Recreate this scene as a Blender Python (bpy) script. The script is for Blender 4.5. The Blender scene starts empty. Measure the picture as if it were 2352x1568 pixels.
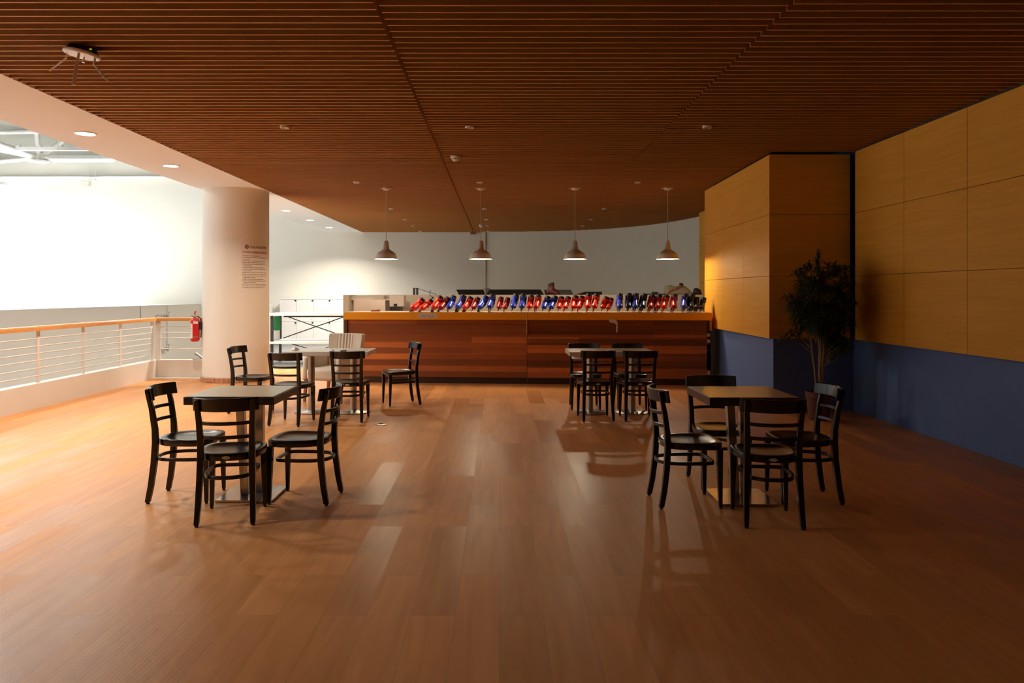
import bpy, bmesh, math, random
from mathutils import Vector, Matrix, Euler
R = math.radians
PI = math.pi
scene = bpy.context.scene
col = scene.collection

# ------------------------------------------------------------------ camera
CAM_Z = 1.48
cam_d = bpy.data.cameras.new('camera')
cam = bpy.data.objects.new('camera', cam_d)
col.objects.link(cam)
cam.location = (0, 0, CAM_Z)
cam.rotation_euler = (R(90), 0, 0)
cam_d.sensor_width = 36
cam_d.lens = 1700 / 2352 * 36
cam_d.shift_x = 29 / 2352
cam_d.shift_y = -113 / 2352
cam_d.clip_end = 200
scene.camera = cam
scene.view_settings.view_transform = 'Standard'
scene.view_settings.look = 'None'
scene.view_settings.gamma = 1
scene.view_settings.use_curve_mapping = False
scene.view_settings.exposure = EXPO = 0.12
scene.cycles.max_bounces = 8
scene.cycles.diffuse_bounces = 6
scene.cycles.sample_clamp_indirect = 6
w = bpy.data.worlds.new('world')
scene.world = w
w.use_nodes = True
w.node_tree.nodes['Background'].inputs[0].default_value = (0.05, 0.05, 0.06, 1)
w.node_tree.nodes['Background'].inputs[1].default_value = 0.05

# ------------------------------------------------------------------ materials
def lin(c):
    return tuple(((v / 255) / 12.92 if v / 255 <= 0.04045 else ((v / 255 + 0.055) / 1.055) ** 2.4) for v in c)

def new_mat(name):
    m = bpy.data.materials.new(name)
    m.use_nodes = True
    nt = m.node_tree
    return m, nt, nt.nodes['Principled BSDF']

def pm(name, c, rough=0.5, metal=0.0, var=0.06, scale=6.0, bump=0.0, bscale=60.0, spec=0.5, coat=0.0):
    """plain procedural material: colour broken up by soft noise"""
    m, nt, b = new_mat(name)
    N = nt.nodes; L = nt.links
    tc = N.new('ShaderNodeTexCoord')
    no = N.new('ShaderNodeTexNoise'); no.inputs['Scale'].default_value = scale
    no.inputs['Detail'].default_value = 3
    L.new(tc.outputs['Object'], no.inputs['Vector'])
    mx = N.new('ShaderNodeMix'); mx.data_type = 'RGBA'
    mx.inputs[6].default_value = tuple(max(0, v * (1 - var)) for v in c) + (1,)
    mx.inputs[7].default_value = tuple(min(1, v * (1 + var)) for v in c) + (1,)
    L.new(no.outputs['Fac'], mx.inputs[0])
    L.new(mx.outputs[2], b.inputs['Base Color'])
    b.inputs['Roughness'].default_value = rough
    b.inputs['Metallic'].default_value = metal
    b.inputs['Specular IOR Level'].default_value = spec
    b.inputs['Coat Weight'].default_value = coat
    if bump > 0:
        n2 = N.new('ShaderNodeTexNoise'); n2.inputs['Scale'].default_value = bscale
        L.new(tc.outputs['Object'], n2.inputs['Vector'])
        bp = N.new('ShaderNodeBump'); bp.inputs['Strength'].default_value = bump
        bp.inputs['Distance'].default_value = 0.01
        L.new(n2.outputs['Fac'], bp.inputs['Height'])
        L.new(bp.outputs['Normal'], b.inputs['Normal'])
    return m

def emis(name, c, s):
    m, nt, b = new_mat(name)
    b.inputs['Base Color'].default_value = (0.9, 0.9, 0.9, 1)
    b.inputs['Emission Color'].default_value = tuple(c) + (1,)
    b.inputs['Emission Strength'].default_value = s
    return m

def wood(name, c1, c2, stretch=(1, 14, 14), scale=3.0, rough=0.45, spec=0.5, fine=0.35):
    """grain running along the axis with the small stretch factor"""
    m, nt, b = new_mat(name)
    N = nt.nodes; L = nt.links
    tc = N.new('ShaderNodeTexCoord')
    mp = N.new('ShaderNodeMapping'); mp.inputs['Scale'].default_value = stretch
    L.new(tc.outputs['Object'], mp.inputs['Vector'])
    n1 = N.new('ShaderNodeTexNoise'); n1.inputs['Scale'].default_value = scale
    n1.inputs['Detail'].default_value = 6; n1.inputs['Roughness'].default_value = 0.65
    n1.inputs['Distortion'].default_value = 0.4
    L.new(mp.outputs['Vector'], n1.inputs['Vector'])
    n2 = N.new('ShaderNodeTexNoise'); n2.inputs['Scale'].default_value = scale * 7
    n2.inputs['Detail'].default_value = 4
    L.new(mp.outputs['Vector'], n2.inputs['Vector'])
    ad = N.new('ShaderNodeMix'); ad.data_type = 'FLOAT'; ad.inputs[0].default_value = fine
    L.new(n1.outputs['Fac'], ad.inputs[2]); L.new(n2.outputs['Fac'], ad.inputs[3])
    cr = N.new('ShaderNodeValToRGB')
    cr.color_ramp.elements[0].position = 0.32; cr.color_ramp.elements[0].color = tuple(c1) + (1,)
    cr.color_ramp.elements[1].position = 0.68; cr.color_ramp.elements[1].color = tuple(c2) + (1,)
    L.new(ad.outputs[0], cr.inputs['Fac'])
    L.new(cr.outputs['Color'], b.inputs['Base Color'])
    b.inputs['Roughness'].default_value = rough
    b.inputs['Specular IOR Level'].default_value = spec
    return m

def floor_mat():
    m, nt, b = new_mat('oak_laminate')
    N = nt.nodes; L = nt.links
    tc = N.new('ShaderNodeTexCoord')
    sx = N.new('ShaderNodeSeparateXYZ'); L.new(tc.outputs['Object'], sx.inputs[0])
    cb = N.new('ShaderNodeCombineXYZ')
    L.new(sx.outputs['Y'], cb.inputs['X']); L.new(sx.outputs['X'], cb.inputs['Y'])
    br = N.new('ShaderNodeTexBrick')
    br.offset = 0.37; br.offset_frequency = 2
    br.inputs['Scale'].default_value = 1.0
    br.inputs['Brick Width'].default_value = 1.29
    br.inputs['Row Height'].default_value = 0.203
    br.inputs['Mortar Size'].default_value = 0.0011
    br.inputs['Mortar Smooth'].default_value = 0.2
    br.inputs['Bias'].default_value = 0.0
    br.inputs['Color1'].default_value = (0, 0, 0, 1)
    br.inputs['Color2'].default_value = (1, 1, 1, 1)
    br.inputs['Mortar'].default_value = (0.5, 0.5, 0.5, 1)
    L.new(cb.outputs[0], br.inputs['Vector'])
    # per plank id moves the grain sideways
    mp = N.new('ShaderNodeMapping'); mp.inputs['Scale'].default_value = (9, 0.8, 9)
    ofs = N.new('ShaderNodeVectorMath'); ofs.operation = 'MULTIPLY'
    ofs.inputs[1].default_value = (0, 37, 11)
    L.new(br.outputs['Color'], ofs.inputs[0])
    av = N.new('ShaderNodeVectorMath'); av.operation = 'ADD'
    L.new(tc.outputs['Object'], av.inputs[0]); L.new(ofs.outputs[0], av.inputs[1])
    L.new(av.outputs[0], mp.inputs['Vector'])
    n1 = N.new('ShaderNodeTexNoise'); n1.inputs['Scale'].default_value = 1.6
    n1.inputs['Detail'].default_value = 5; n1.inputs['Distortion'].default_value = 0.8
    L.new(mp.outputs['Vector'], n1.inputs['Vector'])
    # flame-like growth rings
    wv = N.new('ShaderNodeTexWave'); wv.wave_type = 'RINGS'; wv.rings_direction = 'Z'
    wv.inputs['Scale'].default_value = 2.2; wv.inputs['Distortion'].default_value = 7
    wv.inputs['Detail'].default_value = 2; wv.inputs['Detail Scale'].default_value = 0.6
    L.new(mp.outputs['Vector'], wv.inputs['Vector'])
    cr = N.new('ShaderNodeValToRGB')
    cr.color_ramp.elements[0].position = 0.25; cr.color_ramp.elements[0].color = FLOOR_A + (1,)
    cr.color_ramp.elements[1].position = 0.8; cr.color_ramp.elements[1].color = FLOOR_B + (1,)
    L.new(n1.outputs['Fac'], cr.inputs['Fac'])
    # plank-to-plank tone
    hs = N.new('ShaderNodeHueSaturation')
    mr = N.new('ShaderNodeMapRange'); mr.inputs[3].default_value = 0.86; mr.inputs[4].default_value = 1.12
    L.new(br.outputs['Color'], mr.inputs[0]); L.new(mr.outputs[0], hs.inputs['Value'])
    L.new(cr.outputs['Color'], hs.inputs['Color'])
    m2 = N.new('ShaderNodeMix'); m2.data_type = 'RGBA'
    m2.inputs[7].default_value = (0.16, 0.08, 0.035, 1)
    fm = N.new('ShaderNodeMath'); fm.operation = 'MULTIPLY'; fm.inputs[1].default_value = 0.45
    L.new(br.outputs['Fac'], fm.inputs[0]); L.new(fm.outputs[0], m2.inputs[0])
    L.new(hs.outputs['Color'], m2.inputs[6])
    L.new(m2.outputs[2], b.inputs['Base Color'])
    rr = N.new('ShaderNodeMapRange'); rr.inputs[3].default_value = 0.33; rr.inputs[4].default_value = 0.50
    L.new(br.outputs['Color'], rr.inputs[0]); L.new(rr.outputs[0], b.inputs['Roughness'])
    b.inputs['Specular IOR Level'].default_value = 0.28
    # embossing: rings and seams
    hm = N.new('ShaderNodeMath'); hm.operation = 'MULTIPLY'; hm.inputs[1].default_value = 0.30
    L.new(wv.outputs['Fac'], hm.inputs[0])
    h2 = N.new('ShaderNodeMath'); h2.operation = 'SUBTRACT'
    L.new(hm.outputs[0], h2.inputs[0]); L.new(br.outputs['Fac'], h2.inputs[1])
    bp = N.new('ShaderNodeBump'); bp.inputs['Strength'].default_value = 0.12; bp.inputs['Distance'].default_value = 0.004
    L.new(h2.outputs[0], bp.inputs['Height']); L.new(bp.outputs['Normal'], b.inputs['Normal'])
    return m

def board_mat(name, seed, bias, rows=None):
    """dark hardwood boards laid in horizontal rows"""
    m, nt, b = new_mat(name)
    N = nt.nodes; L = nt.links
    tc = N.new('ShaderNodeTexCoord')
    sx = N.new('ShaderNodeSeparateXYZ'); L.new(tc.outputs['Object'], sx.inputs[0])
    ax = N.new('ShaderNodeMath'); ax.operation = 'ADD'; ax.inputs[1].default_value = seed
    L.new(sx.outputs['X'], ax.inputs[0])
    cb = N.new('ShaderNodeCombineXYZ'); L.new(ax.outputs[0], cb.inputs['X']); L.new(sx.outputs['Z'], cb.inputs['Y'])
    br = N.new('ShaderNodeTexBrick'); br.offset = 0.43
    br.inputs['Scale'].default_value = 1
    br.inputs['Brick Width'].default_value = 2.1; br.inputs['Row Height'].default_value = 0.095
    br.inputs['Mortar Size'].default_value = 0.0012
    br.inputs['Bias'].default_value = bias
    br.inputs['Color1'].default_value = (0, 0, 0, 1); br.inputs['Color2'].default_value = (1, 1, 1, 1)
    br.inputs['Mortar'].default_value = (0, 0, 0, 1)
    L.new(cb.outputs[0], br.inputs['Vector'])
    mp = N.new('ShaderNodeMapping'); mp.inputs['Scale'].default_value = (1.2, 1, 16)
    L.new(tc.outputs['Object'], mp.inputs['Vector'])
    n1 = N.new('ShaderNodeTexNoise'); n1.inputs['Scale'].default_value = 3; n1.inputs['Detail'].default_value = 6
    L.new(mp.outputs['Vector'], n1.inputs['Vector'])
    ma = N.new('ShaderNodeMix'); ma.data_type = 'FLOAT'; ma.inputs[0].default_value = 0.38
    L.new(br.outputs['Color'], ma.inputs[2]); L.new(n1.outputs['Fac'], ma.inputs[3])
    cr = N.new('ShaderNodeValToRGB')
    e = cr.color_ramp.elements
    e[0].position = 0.05; e[0].color = (0.22, 0.066, 0.019, 1)
    e[1].position = 0.9; e[1].color = (0.74, 0.27, 0.066, 1)
    k = e.new(0.5); k.color = (0.44, 0.138, 0.037, 1)
    L.new(ma.outputs[0], cr.inputs['Fac'])
    out = cr.outputs['Color']
    if rows:
        rz_ = N.new('ShaderNodeMath'); rz_.operation = 'MULTIPLY'; rz_.inputs[1].default_value = 1 / 1.2
        L.new(sx.outputs['Z'], rz_.inputs[0])
        rr = N.new('ShaderNodeValToRGB'); rr.color_ramp.interpolation = 'CONSTANT'
        els = rr.color_ramp.elements
        for i, (z, v) in enumerate(rows):
            e_ = els[i] if i < 2 else els.new(z / 1.2)
            e_.position = z / 1.2; e_.color = (v, v * 0.92, v * 0.85, 1)
        L.new(rz_.outputs[0], rr.inputs['Fac'])
        mu = N.new('ShaderNodeMix'); mu.data_type = 'RGBA'; mu.blend_type = 'MULTIPLY'; mu.inputs[0].default_value = 1
        L.new(out, mu.inputs[6]); L.new(rr.outputs['Color'], mu.inputs[7]); out = mu.outputs[2]
    L.new(out, b.inputs['Base Color'])
    b.inputs['Roughness'].default_value = 0.42
    return m

FLOOR_A = (0.55, 0.222, 0.064)
FLOOR_B = (0.70, 0.308, 0.100)
M = {}
M['floor'] = floor_mat()
M['rear_wall'] = pm('warm_white_paint', (0.86, 0.83, 0.74), 0.85, var=0.01, scale=0.8)
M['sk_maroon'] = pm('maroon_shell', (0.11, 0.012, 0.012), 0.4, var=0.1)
M['bounce_floor'] = pm('white_bounce_floor', (0.82, 0.84, 0.86), 0.3, var=0.02)  # unseen lower floor, made white to bounce light up at the soffit
M['grey_floor'] = pm('grey_screed', (0.20, 0.20, 0.20), 0.5, var=0.12, scale=2)
M['plaster'] = pm('white_plaster', (0.85, 0.84, 0.82), 0.85, var=0.015, scale=1.5, bump=0.03, bscale=90)
M['hall_white'] = pm('hall_white_paint', (0.83, 0.83, 0.82), 0.8, var=0.01, scale=0.8)
M['dark_wall'] = pm('dark_brown_wall', (0.04, 0.03, 0.025), 0.8)
M['void_beige'] = pm('beige_paint', (0.88, 0.80, 0.70), 0.8, var=0.03, scale=1.2)
M['back_wall'] = pm('olive_cream_paint', (0.79, 0.755, 0.64), 0.85, var=0.02, scale=1.0)
M['column'] = pm('cream_column_paint', (0.84, 0.79, 0.69), 0.75, var=0.015, scale=2, bump=0.04, bscale=70)
M['blue'] = pm('slate_blue_paint', (0.088, 0.155, 0.37), 0.7, var=0.06, scale=5, bump=0.05, bscale=120)
M['slat'] = wood('reddish_slat_veneer', (0.32, 0.118, 0.020), (0.47, 0.19, 0.036), (0.7, 20, 20), 2.0, 0.55, 0.25)
M['slat_under'] = pm('pale_slat_underside', (0.54, 0.25, 0.085), 0.6, var=0.1, spec=0.2)  # paler colour for the downward faces of the slats
M['plenum'] = pm('dark_plenum', (0.012, 0.009, 0.008), 0.9)
M['panel'] = wood('honey_oak_panel_y', (0.66, 0.305, 0.026), (0.81, 0.395, 0.046), (14, 0.8, 20), 1.6, 0.6, 0.2)
M['panel_x'] = wood('honey_oak_panel_x', (0.66, 0.305, 0.026), (0.81, 0.395, 0.046), (0.8, 14, 20), 1.6, 0.6, 0.2)
M['gap'] = pm('panel_backing', (0.06, 0.03, 0.012), 0.8)
M['roof'] = pm('olive_grey_roof_sheet', (0.08, 0.078, 0.06), 0.7, var=0.04, scale=3)
M['white_metal'] = pm('white_coated_metal', (0.80, 0.79, 0.76), 0.35, var=0.02)
M['rail_white'] = pm('cream_coated_steel', (0.70, 0.64, 0.56), 0.4, var=0.03)
M['handrail'] = wood('orange_handrail_wood', (0.55, 0.22, 0.05), (0.72, 0.33, 0.09), (12, 0.8, 12), 3, 0.25)
M['handrail_x'] = wood('orange_handrail_wood_x', (0.55, 0.22, 0.05), (0.72, 0.33, 0.09), (0.8, 12, 12), 3, 0.25)
M['chair'] = wood('black_brown_stained_wood', (0.006, 0.004, 0.0042), (0.013, 0.0085, 0.0082), (10, 10, 1), 4, 0.28)
M['seat'] = wood('black_brown_seat', (0.012, 0.009, 0.008), (0.022, 0.0165, 0.0145), (10, 1, 10), 4, 0.25)
M['badge'] = pm('cream_badge', (0.62, 0.55, 0.42), 0.4)
M['laminate'] = pm('beige_laminate', (0.58, 0.52, 0.39), 0.22, var=0.03, scale=9)
M['laminate_pale'] = pm('cream_laminate', (0.70, 0.65, 0.56), 0.25, var=0.02, scale=9)
M['table_edge'] = wood('dark_table_edging', (0.013, 0.008, 0.007), (0.024, 0.016, 0.013), (1, 1, 10), 5, 0.35)
M['steel'] = pm('worn_polished_steel', (0.55, 0.52, 0.48), 0.22, 1.0, var=0.25, scale=14, bump=0.03, bscale=30)
M['steel_dull'] = pm('brushed_steel', (0.50, 0.48, 0.45), 0.33, 1.0, var=0.15, scale=10)
M['orange'] = pm('orange_counter_laminate', (1.0, 0.43, 0.010), 0.4, var=0.03, scale=3)
M['ctop'] = pm('pale_counter_surface', (0.62, 0.50, 0.38), 0.35, var=0.04)
M['board_l'] = board_mat('walnut_boards_left', 0.0, -0.1, [(0, .6), (.10, .8), (.20, 1.0), (.295, .8), (.39, 1.2), (.485, .75), (.58, 1.15), (.68, .9), (.78, .75), (.87, .65), (.97, .95)])
M['board_r'] = board_mat('walnut_boards_right', 3.37, -0.3, [(0, .5), (.10, 1.5), (.19, 1.2), (.262, .5), (.38, .6), (.50, 1.5), (.626, .5), (.731, 1.0), (.80, .45), (.90, .5), (.97, .45)])
M['plinth'] = wood('dark_plinth', (0.03, 0.011, 0.005), (0.05, 0.018, 0.008), (1, 10, 10), 3, 0.5)
M['counter_side'] = wood('counter_side_wood', (0.07, 0.024, 0.010), (0.13, 0.045, 0.016), (10, 10, 1), 3, 0.45)
M['shade'] = pm('taupe_enamel', (0.60, 0.57, 0.49), 0.45, var=0.05, scale=10)
M['shade_in'] = pm('white_enamel', (0.85, 0.84, 0.82), 0.4)
M['cord'] = pm('beige_cord', (0.5, 0.42, 0.33), 0.6)
M['ivory'] = pm('ivory_plastic', (0.82, 0.77, 0.68), 0.45)
M['black'] = pm('black_plastic', (0.012, 0.012, 0.013), 0.4)
M['rack'] = pm('black_steel', (0.022, 0.023, 0.024), 0.45)
M['locker'] = pm('white_locker_board', (0.78, 0.76, 0.73), 0.5, var=0.015)
M['cream_fab'] = pm('cream_upholstery', (0.66, 0.56, 0.44), 0.9, var=0.05, scale=14, bump=0.1, bscale=240)
M['redwood'] = wood('reddish_leg_wood', (0.20, 0.06, 0.025), (0.28, 0.09, 0.04), (10, 10, 1), 4, 0.4)
M['green'] = pm('green_plastic', (0.012, 0.22, 0.07), 0.5, var=0.1)
M['white'] = pm('white_plastic', (0.80, 0.79, 0.77), 0.45)
M['paper'] = pm('white_paper', (0.82, 0.80, 0.76), 0.8)
M['ink'] = pm('dark_ink', (0.03, 0.022, 0.03), 0.7)
M['ink_brown'] = pm('brown_ink', (0.20, 0.09, 0.045), 0.7)
M['ink_red'] = pm('crimson_ink', (0.42, 0.02, 0.06), 0.7)
M['ink_green'] = pm('dark_green_ink', (0.03, 0.07, 0.03), 0.7)
M['ext_red'] = pm('fire_red_enamel', (0.62, 0.016, 0.014), 0.28, var=0.03)
M['sk_red'] = pm('bright_red_shell', (0.74, 0.035, 0.014), 0.3, var=0.06)
M['sk_dred'] = pm('shade_toned_red_shell', (0.38, 0.014, 0.012), 0.32, var=0.08)  # darker red copy, shade painted into the shell colour
M['sk_blue'] = pm('royal_blue_shell', (0.035, 0.065, 0.50), 0.28, var=0.08)
M['sk_dblue'] = pm('dark_shaded_blue_shell', (0.012, 0.016, 0.07), 0.3, var=0.1)  # dark blue for blade holders, and shade painted into the dim blue shells
M['liner'] = pm('black_liner', (0.018, 0.016, 0.017), 0.6)
M['blade'] = pm('skate_steel', (0.6, 0.6, 0.6), 0.3, 1.0)
M['terracotta'] = pm('brown_terracotta', (0.11, 0.03, 0.016), 0.4, var=0.1)
M['soil'] = pm('dark_soil', (0.03, 0.02, 0.013), 0.95, var=0.3, scale=40)
M['leaf'] = pm('dark_green_leaf', (0.048, 0.085, 0.030), 0.4, var=0.45, scale=5)
M['bark'] = pm('pale_cane_bark', (0.28, 0.19, 0.10), 0.8, var=0.2, scale=20)
M['bag'] = pm('olive_canvas', (0.30, 0.26, 0.18), 0.85, var=0.15, scale=9)
M['bag_orange'] = pm('rust_webbing', (0.32, 0.12, 0.03), 0.8)
M['mauve'] = pm('mauve_grey_board', (0.58, 0.50, 0.45), 0.6)
M['low_wall'] = pm('taupe_paint', (0.56, 0.49, 0.40), 0.8, var=0.02)
M['tile'] = pm('terracotta_mosaic', (0.48, 0.24, 0.13), 0.35, var=0.35, scale=25)
M['mortar'] = pm('pale_grout', (0.66, 0.55, 0.44), 0.7)
M['glow_warm'] = emis('warm_lamp_diffuser', (1.0, 0.86, 0.66), 14)
M['glow_cool'] = emis('tube_diffuser', (1.0, 0.97, 0.92), 12)
M['glow_bulb'] = emis('pendant_bulb', (1.0, 0.92, 0.80), 18)
M['led'] = emis('green_indicator', (0.35, 0.9, 0.02), 0.6)

# ------------------------------------------------------------------ mesh helpers
class MB:
    def __init__(s):
        s.v = []; s.f = []
    def add(s, vs, fs):
        o = len(s.v)
        s.v += [tuple(p) for p in vs]
        s.f += [tuple(i + o for i in f) for f in fs]
        return s
    def box(s, x0, x1, y0, y1, z0, z1, mat=None):
        vs = [Vector((x, y, z)) for z in (z0, z1) for y in (y0, y1) for x in (x0, x1)]
        if mat: vs = [mat @ p for p in vs]
        return s.add(vs, [(0, 2, 3, 1), (4, 5, 7, 6), (0, 1, 5, 4), (2, 6, 7, 3), (0, 4, 6, 2), (1, 3, 7, 5)])
    def loft(s, rings, cap0=True, cap1=True, closed=False):
        n = len(rings[0]); vs = [p for r in rings for p in r]; fs = []
        m = len(rings)
        for i in range(m if closed else m - 1):
            a = i * n; b = ((i + 1) % m) * n
            for j in range(n):
                k = (j + 1) % n
                fs.append((a + j, a + k, b + k, b + j))
        if not closed:
            if cap0: fs.append(tuple(reversed(range(n))))
            if cap1: fs.append(tuple(range((m - 1) * n, m * n)))
        return s.add(vs, fs)
    def lathe(s, prof, c=(0, 0, 0), n=24, cap0=True, cap1=True):
        rings = [[(c[0] + r * math.cos(2 * PI * j / n), c[1] + r * math.sin(2 * PI * j / n), c[2] + z) for j in range(n)] for r, z in prof]
        return s.loft(rings, cap0, cap1)
    def tube(s, pts, r, n=8, closed=False):
        pts = [Vector(p) for p in pts]; rings = []; m = len(pts)
        rr = r if isinstance(r, (list, tuple)) else [r] * m
        prev = None
        for i, p in enumerate(pts):
            if closed: t = pts[(i + 1) % m] - pts[i - 1]
            else: t = pts[min(i + 1, m - 1)] - pts[max(i - 1, 0)]
            t.normalize()
            if prev is None:
                up = Vector((0, 0, 1)) if abs(t.z) < 0.9 else Vector((0, 1, 0))
                a = t.cross(up).normalized()
            else:
                a = (prev - t * prev.dot(t)).normalized()
            prev = a
            b = t.cross(a)
            rings.append([p + (a * math.cos(2 * PI * j / n) + b * math.sin(2 * PI * j / n)) * rr[i] for j in range(n)])
        return s.loft(rings, closed=closed)
    def bar(s, pts, ax, ay, ws, ds):
        """prism through pts with fixed section axes"""
        ax = Vector(ax); ay = Vector(ay); rings = []
        for i, p in enumerate(pts):
            p = Vector(p)
            w_ = ws[i] if isinstance(ws, (list, tuple)) else ws
            d_ = ds[i] if isinstance(ds, (list, tuple)) else ds
            rings.append([p - ax * w_ / 2 - ay * d_ / 2, p + ax * w_ / 2 - ay * d_ / 2, p + ax * w_ / 2 + ay * d_ / 2, p - ax * w_ / 2 + ay * d_ / 2])
        return s.loft(rings)
    def beam(s, a, b, w_, h_):
        a = Vector(a); b = Vector(b); t = (b - a).normalized()
        up = Vector((0, 0, 1)) if abs(t.z) < 0.95 else Vector((0, 1, 0))
        x = t.cross(up).normalized(); y = x.cross(t)
        return s.bar([a, b], x, y, w_, h_)
    def build(s, name, mat, parent=None, bevel=0, smooth=False, seg=2, loc=None, subsurf=0):
        me = bpy.data.meshes.new(name)
        me.from_pydata(s.v, [], s.f)
        bm = bmesh.new(); bm.from_mesh(me)
        bmesh.ops.recalc_face_normals(bm, faces=bm.faces)
        bm.to_mesh(me); bm.free()
        o = bpy.data.objects.new(name, me)
        col.objects.link(o)
        me.materials.append(M[mat] if isinstance(mat, str) else mat)
        if smooth:
            for p in me.polygons: p.use_smooth = True
            if smooth != 'full':
                me.set_sharp_from_angle(angle=R(smooth if isinstance(smooth, (int, float)) and smooth is not True else 40))
        if parent is not None: o.parent = parent
        if loc is not None: o.location = loc
        if bevel:
            md = o.modifiers.new('bevel', 'BEVEL'); md.width = bevel; md.segments = seg
            md.limit_method = 'ANGLE'; md.angle_limit = R(40)
        if subsurf:
            md = o.modifiers.new('sub', 'SUBSURF'); md.levels = subsurf; md.render_levels = subsurf
        return o

def tag(o, label=None, cat=None, group=None, kind=None):
    if label: o['label'] = label
    if cat: o['category'] = cat
    if group: o['group'] = group
    if kind: o['kind'] = kind
    return o
def thing(name, label, cat, loc=(0, 0, 0), rz=0.0, group=None):
    o = bpy.data.objects.new(name, None); col.objects.link(o)
    o.empty_display_size = 0.1
    o.location = loc; o.rotation_euler = (0, 0, rz)
    return tag(o, label, cat, group)
def struct(o, label=None):
    o['kind'] = 'structure'
    if label: o['label'] = label
    return o
def copy_tree(o, parent=None):
    c = o.copy(); col.objects.link(c)
    if parent is not None: c.parent = parent
    for ch in list(KIDS.get(o.name, [])):
        k = copy_tree(ch, c)
        KIDS.setdefault(c.name, []).append(k)
    return c
KIDS = {}
def note_kids(root):
    for ob in bpy.data.objects:
        if ob.parent is not None:
            L_ = KIDS.setdefault(ob.parent.name, [])
            if ob not in L_: L_.append(ob)
def text_mesh(body, size, extrude=0.0006, align='LEFT', spacing=1.0):
    cu = bpy.data.curves.new('text', 'FONT'); cu.body = body; cu.size = size
    cu.extrude = extrude; cu.align_x = align; cu.space_character = spacing
    cu.resolution_u = 3
    o = bpy.data.objects.new('text', cu); col.objects.link(o)
    dg = bpy.context.evaluated_depsgraph_get()
    me = bpy.data.meshes.new_from_object(o.evaluated_get(dg))
    vs = [v.co.copy() for v in me.vertices]; fs = [tuple(p.vertices) for p in me.polygons]
    bpy.data.objects.remove(o); bpy.data.curves.remove(cu); bpy.data.meshes.remove(me)
    return vs, fs
def area_light(name, loc, size, energy, color, rot=(0, 0, 0), shape='DISK', size_y=None, spread=None):
    l = bpy.data.lights.new(name, 'AREA'); l.energy = energy; l.color = color
    l.shape = shape; l.size = size
    if size_y: l.size_y = size_y
    if spread: l.spread = R(spread)
    o = bpy.data.objects.new(name, l); col.objects.link(o); o.location = loc; o.rotation_euler = rot
    return o
DOWN_W = 43.0
DOWN_R = 85.0
DOWN_C = (1.0, 0.93, 0.82)
HALL_C = (0.95, 0.98, 1.0)
PEND_W = (42.0, 42.0, 42.0, 28.0)
# ================================================================== THE SETTING
CEIL = 3.2
# curved rear wall, from the reveal at x=-0.4 to the right wall (plan view)
CURVE = [(-0.40, 21.36), (0.15, 21.22), (0.656, 21.04), (1.40, 20.86), (2.10, 20.62), (2.82, 20.22), (3.43, 19.57), (3.85, 18.95), (4.16, 18.27), (4.40, 17.55), (4.55, 16.87), (4.68, 16.1), (4.75, 15.3)]
def curve_x(y):
    """right-hand limit of the room at depth y"""
    if y <= 15.3: return 4.40
    for (xa, ya), (xb, yb) in zip(CURVE, CURVE[1:]):
        if yb <= y <= ya:
            t = (y - ya) / (yb - ya)
            return xa + (xb - xa) * t
    return None

# floor of the lounge, kerb to right wall
b = MB(); b.box(-5.9, 4.42, -4, 14.3, -0.3, 0)
struct(b.build('floor', 'floor'), 'warm oak laminate floor of long planks')
b = MB()
poly = [(-5.05, 14.3), (4.42, 14.3), (4.42, 15.2), (5.0, 15.2), (5.0, 21.6), (-6.9, 21.6), (-6.9, 16.9), (-5.75, 14.3)]
n = len(poly)
b.add([(x, y, 0) for x, y in poly] + [(x, y, -0.3) for x, y in poly], [tuple(range(n)), tuple(reversed(range(n, 2 * n)))] + [(i, i + n, (i + 1) % n + n, (i + 1) % n) for i in range(n)])
struct(b.build('floor_rear', 'grey_floor'), 'grey screed floor behind the counter')
b = MB(); b.box(-11.5, -4.2, -4.2, 22, -3.3, -3.0)
struct(b.build('floor_lower', 'bounce_floor'))

# slatted ceiling: dark plenum with three runs of slats
b = MB(); b.box(-3.93, 4.42, -4.2, 15.3, CEIL + 0.115, CEIL + 0.2)
pl = [(-3.93, 15.3), (4.42, 15.3)] + [(x, y) for x, y in reversed(CURVE)] + [(-3.93, 21.30)]
n = len(pl)
b.add([(x, y, CEIL + 0.115) for x, y in pl] + [(x, y, CEIL + 0.2) for x, y in pl], [tuple(range(n)), tuple(reversed(range(n, 2 * n)))] + [(i, i + n, (i + 1) % n + n, (i + 1) % n) for i in range(n)])
ceil = struct(b.build('ceiling', 'plenum'), 'ceiling of close-set reddish wooden slats')
SP = 0.1105
for k, (xa, xb, off) in enumerate(((-3.93, -0.75, 0.0), (-0.722, 1.735, 0.047), (1.757, 9, 0.02))):
    m_ = MB()
    y = -3.9 + off
    while y < 21.27:
        xe = min(xb, 4.30 if y < 8.98 else (3.33 if y < 9.0 else 4.40))
        if y > 15.3: xe = min(xb, curve_x(y) or 0)
        if 9.12 < y < 12.48: xe = min(xb, 3.36 + 0.1 * (y - 9.17) / 3.3)
        if y > 21.1: xe = min(xe, -0.5)
        if xe > xa + 0.05:
            m_.box(xa, xe, y, y + 0.018, CEIL, CEIL + 0.10)
        y += SP
    so = m_.build('slat_panel', 'slat', ceil)
    so.data.materials.append(M['slat_under'])
    for p_ in so.data.polygons:
        if p_.normal.z < -0.9: p_.material_index = 1

# white soffit over the balustrade and the gallery wall standing on it
b = MB(); b.box(-4.99, -3.93, -4.2, 21.3, CEIL, CEIL + 0.35)
b.box(-4.99, -4.8, -4.2, 21.3, CEIL + 0.35, 6.2)
struct(b.build('trim_1', 'plaster', bevel=0), 'white plaster soffit with recessed lights')

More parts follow.
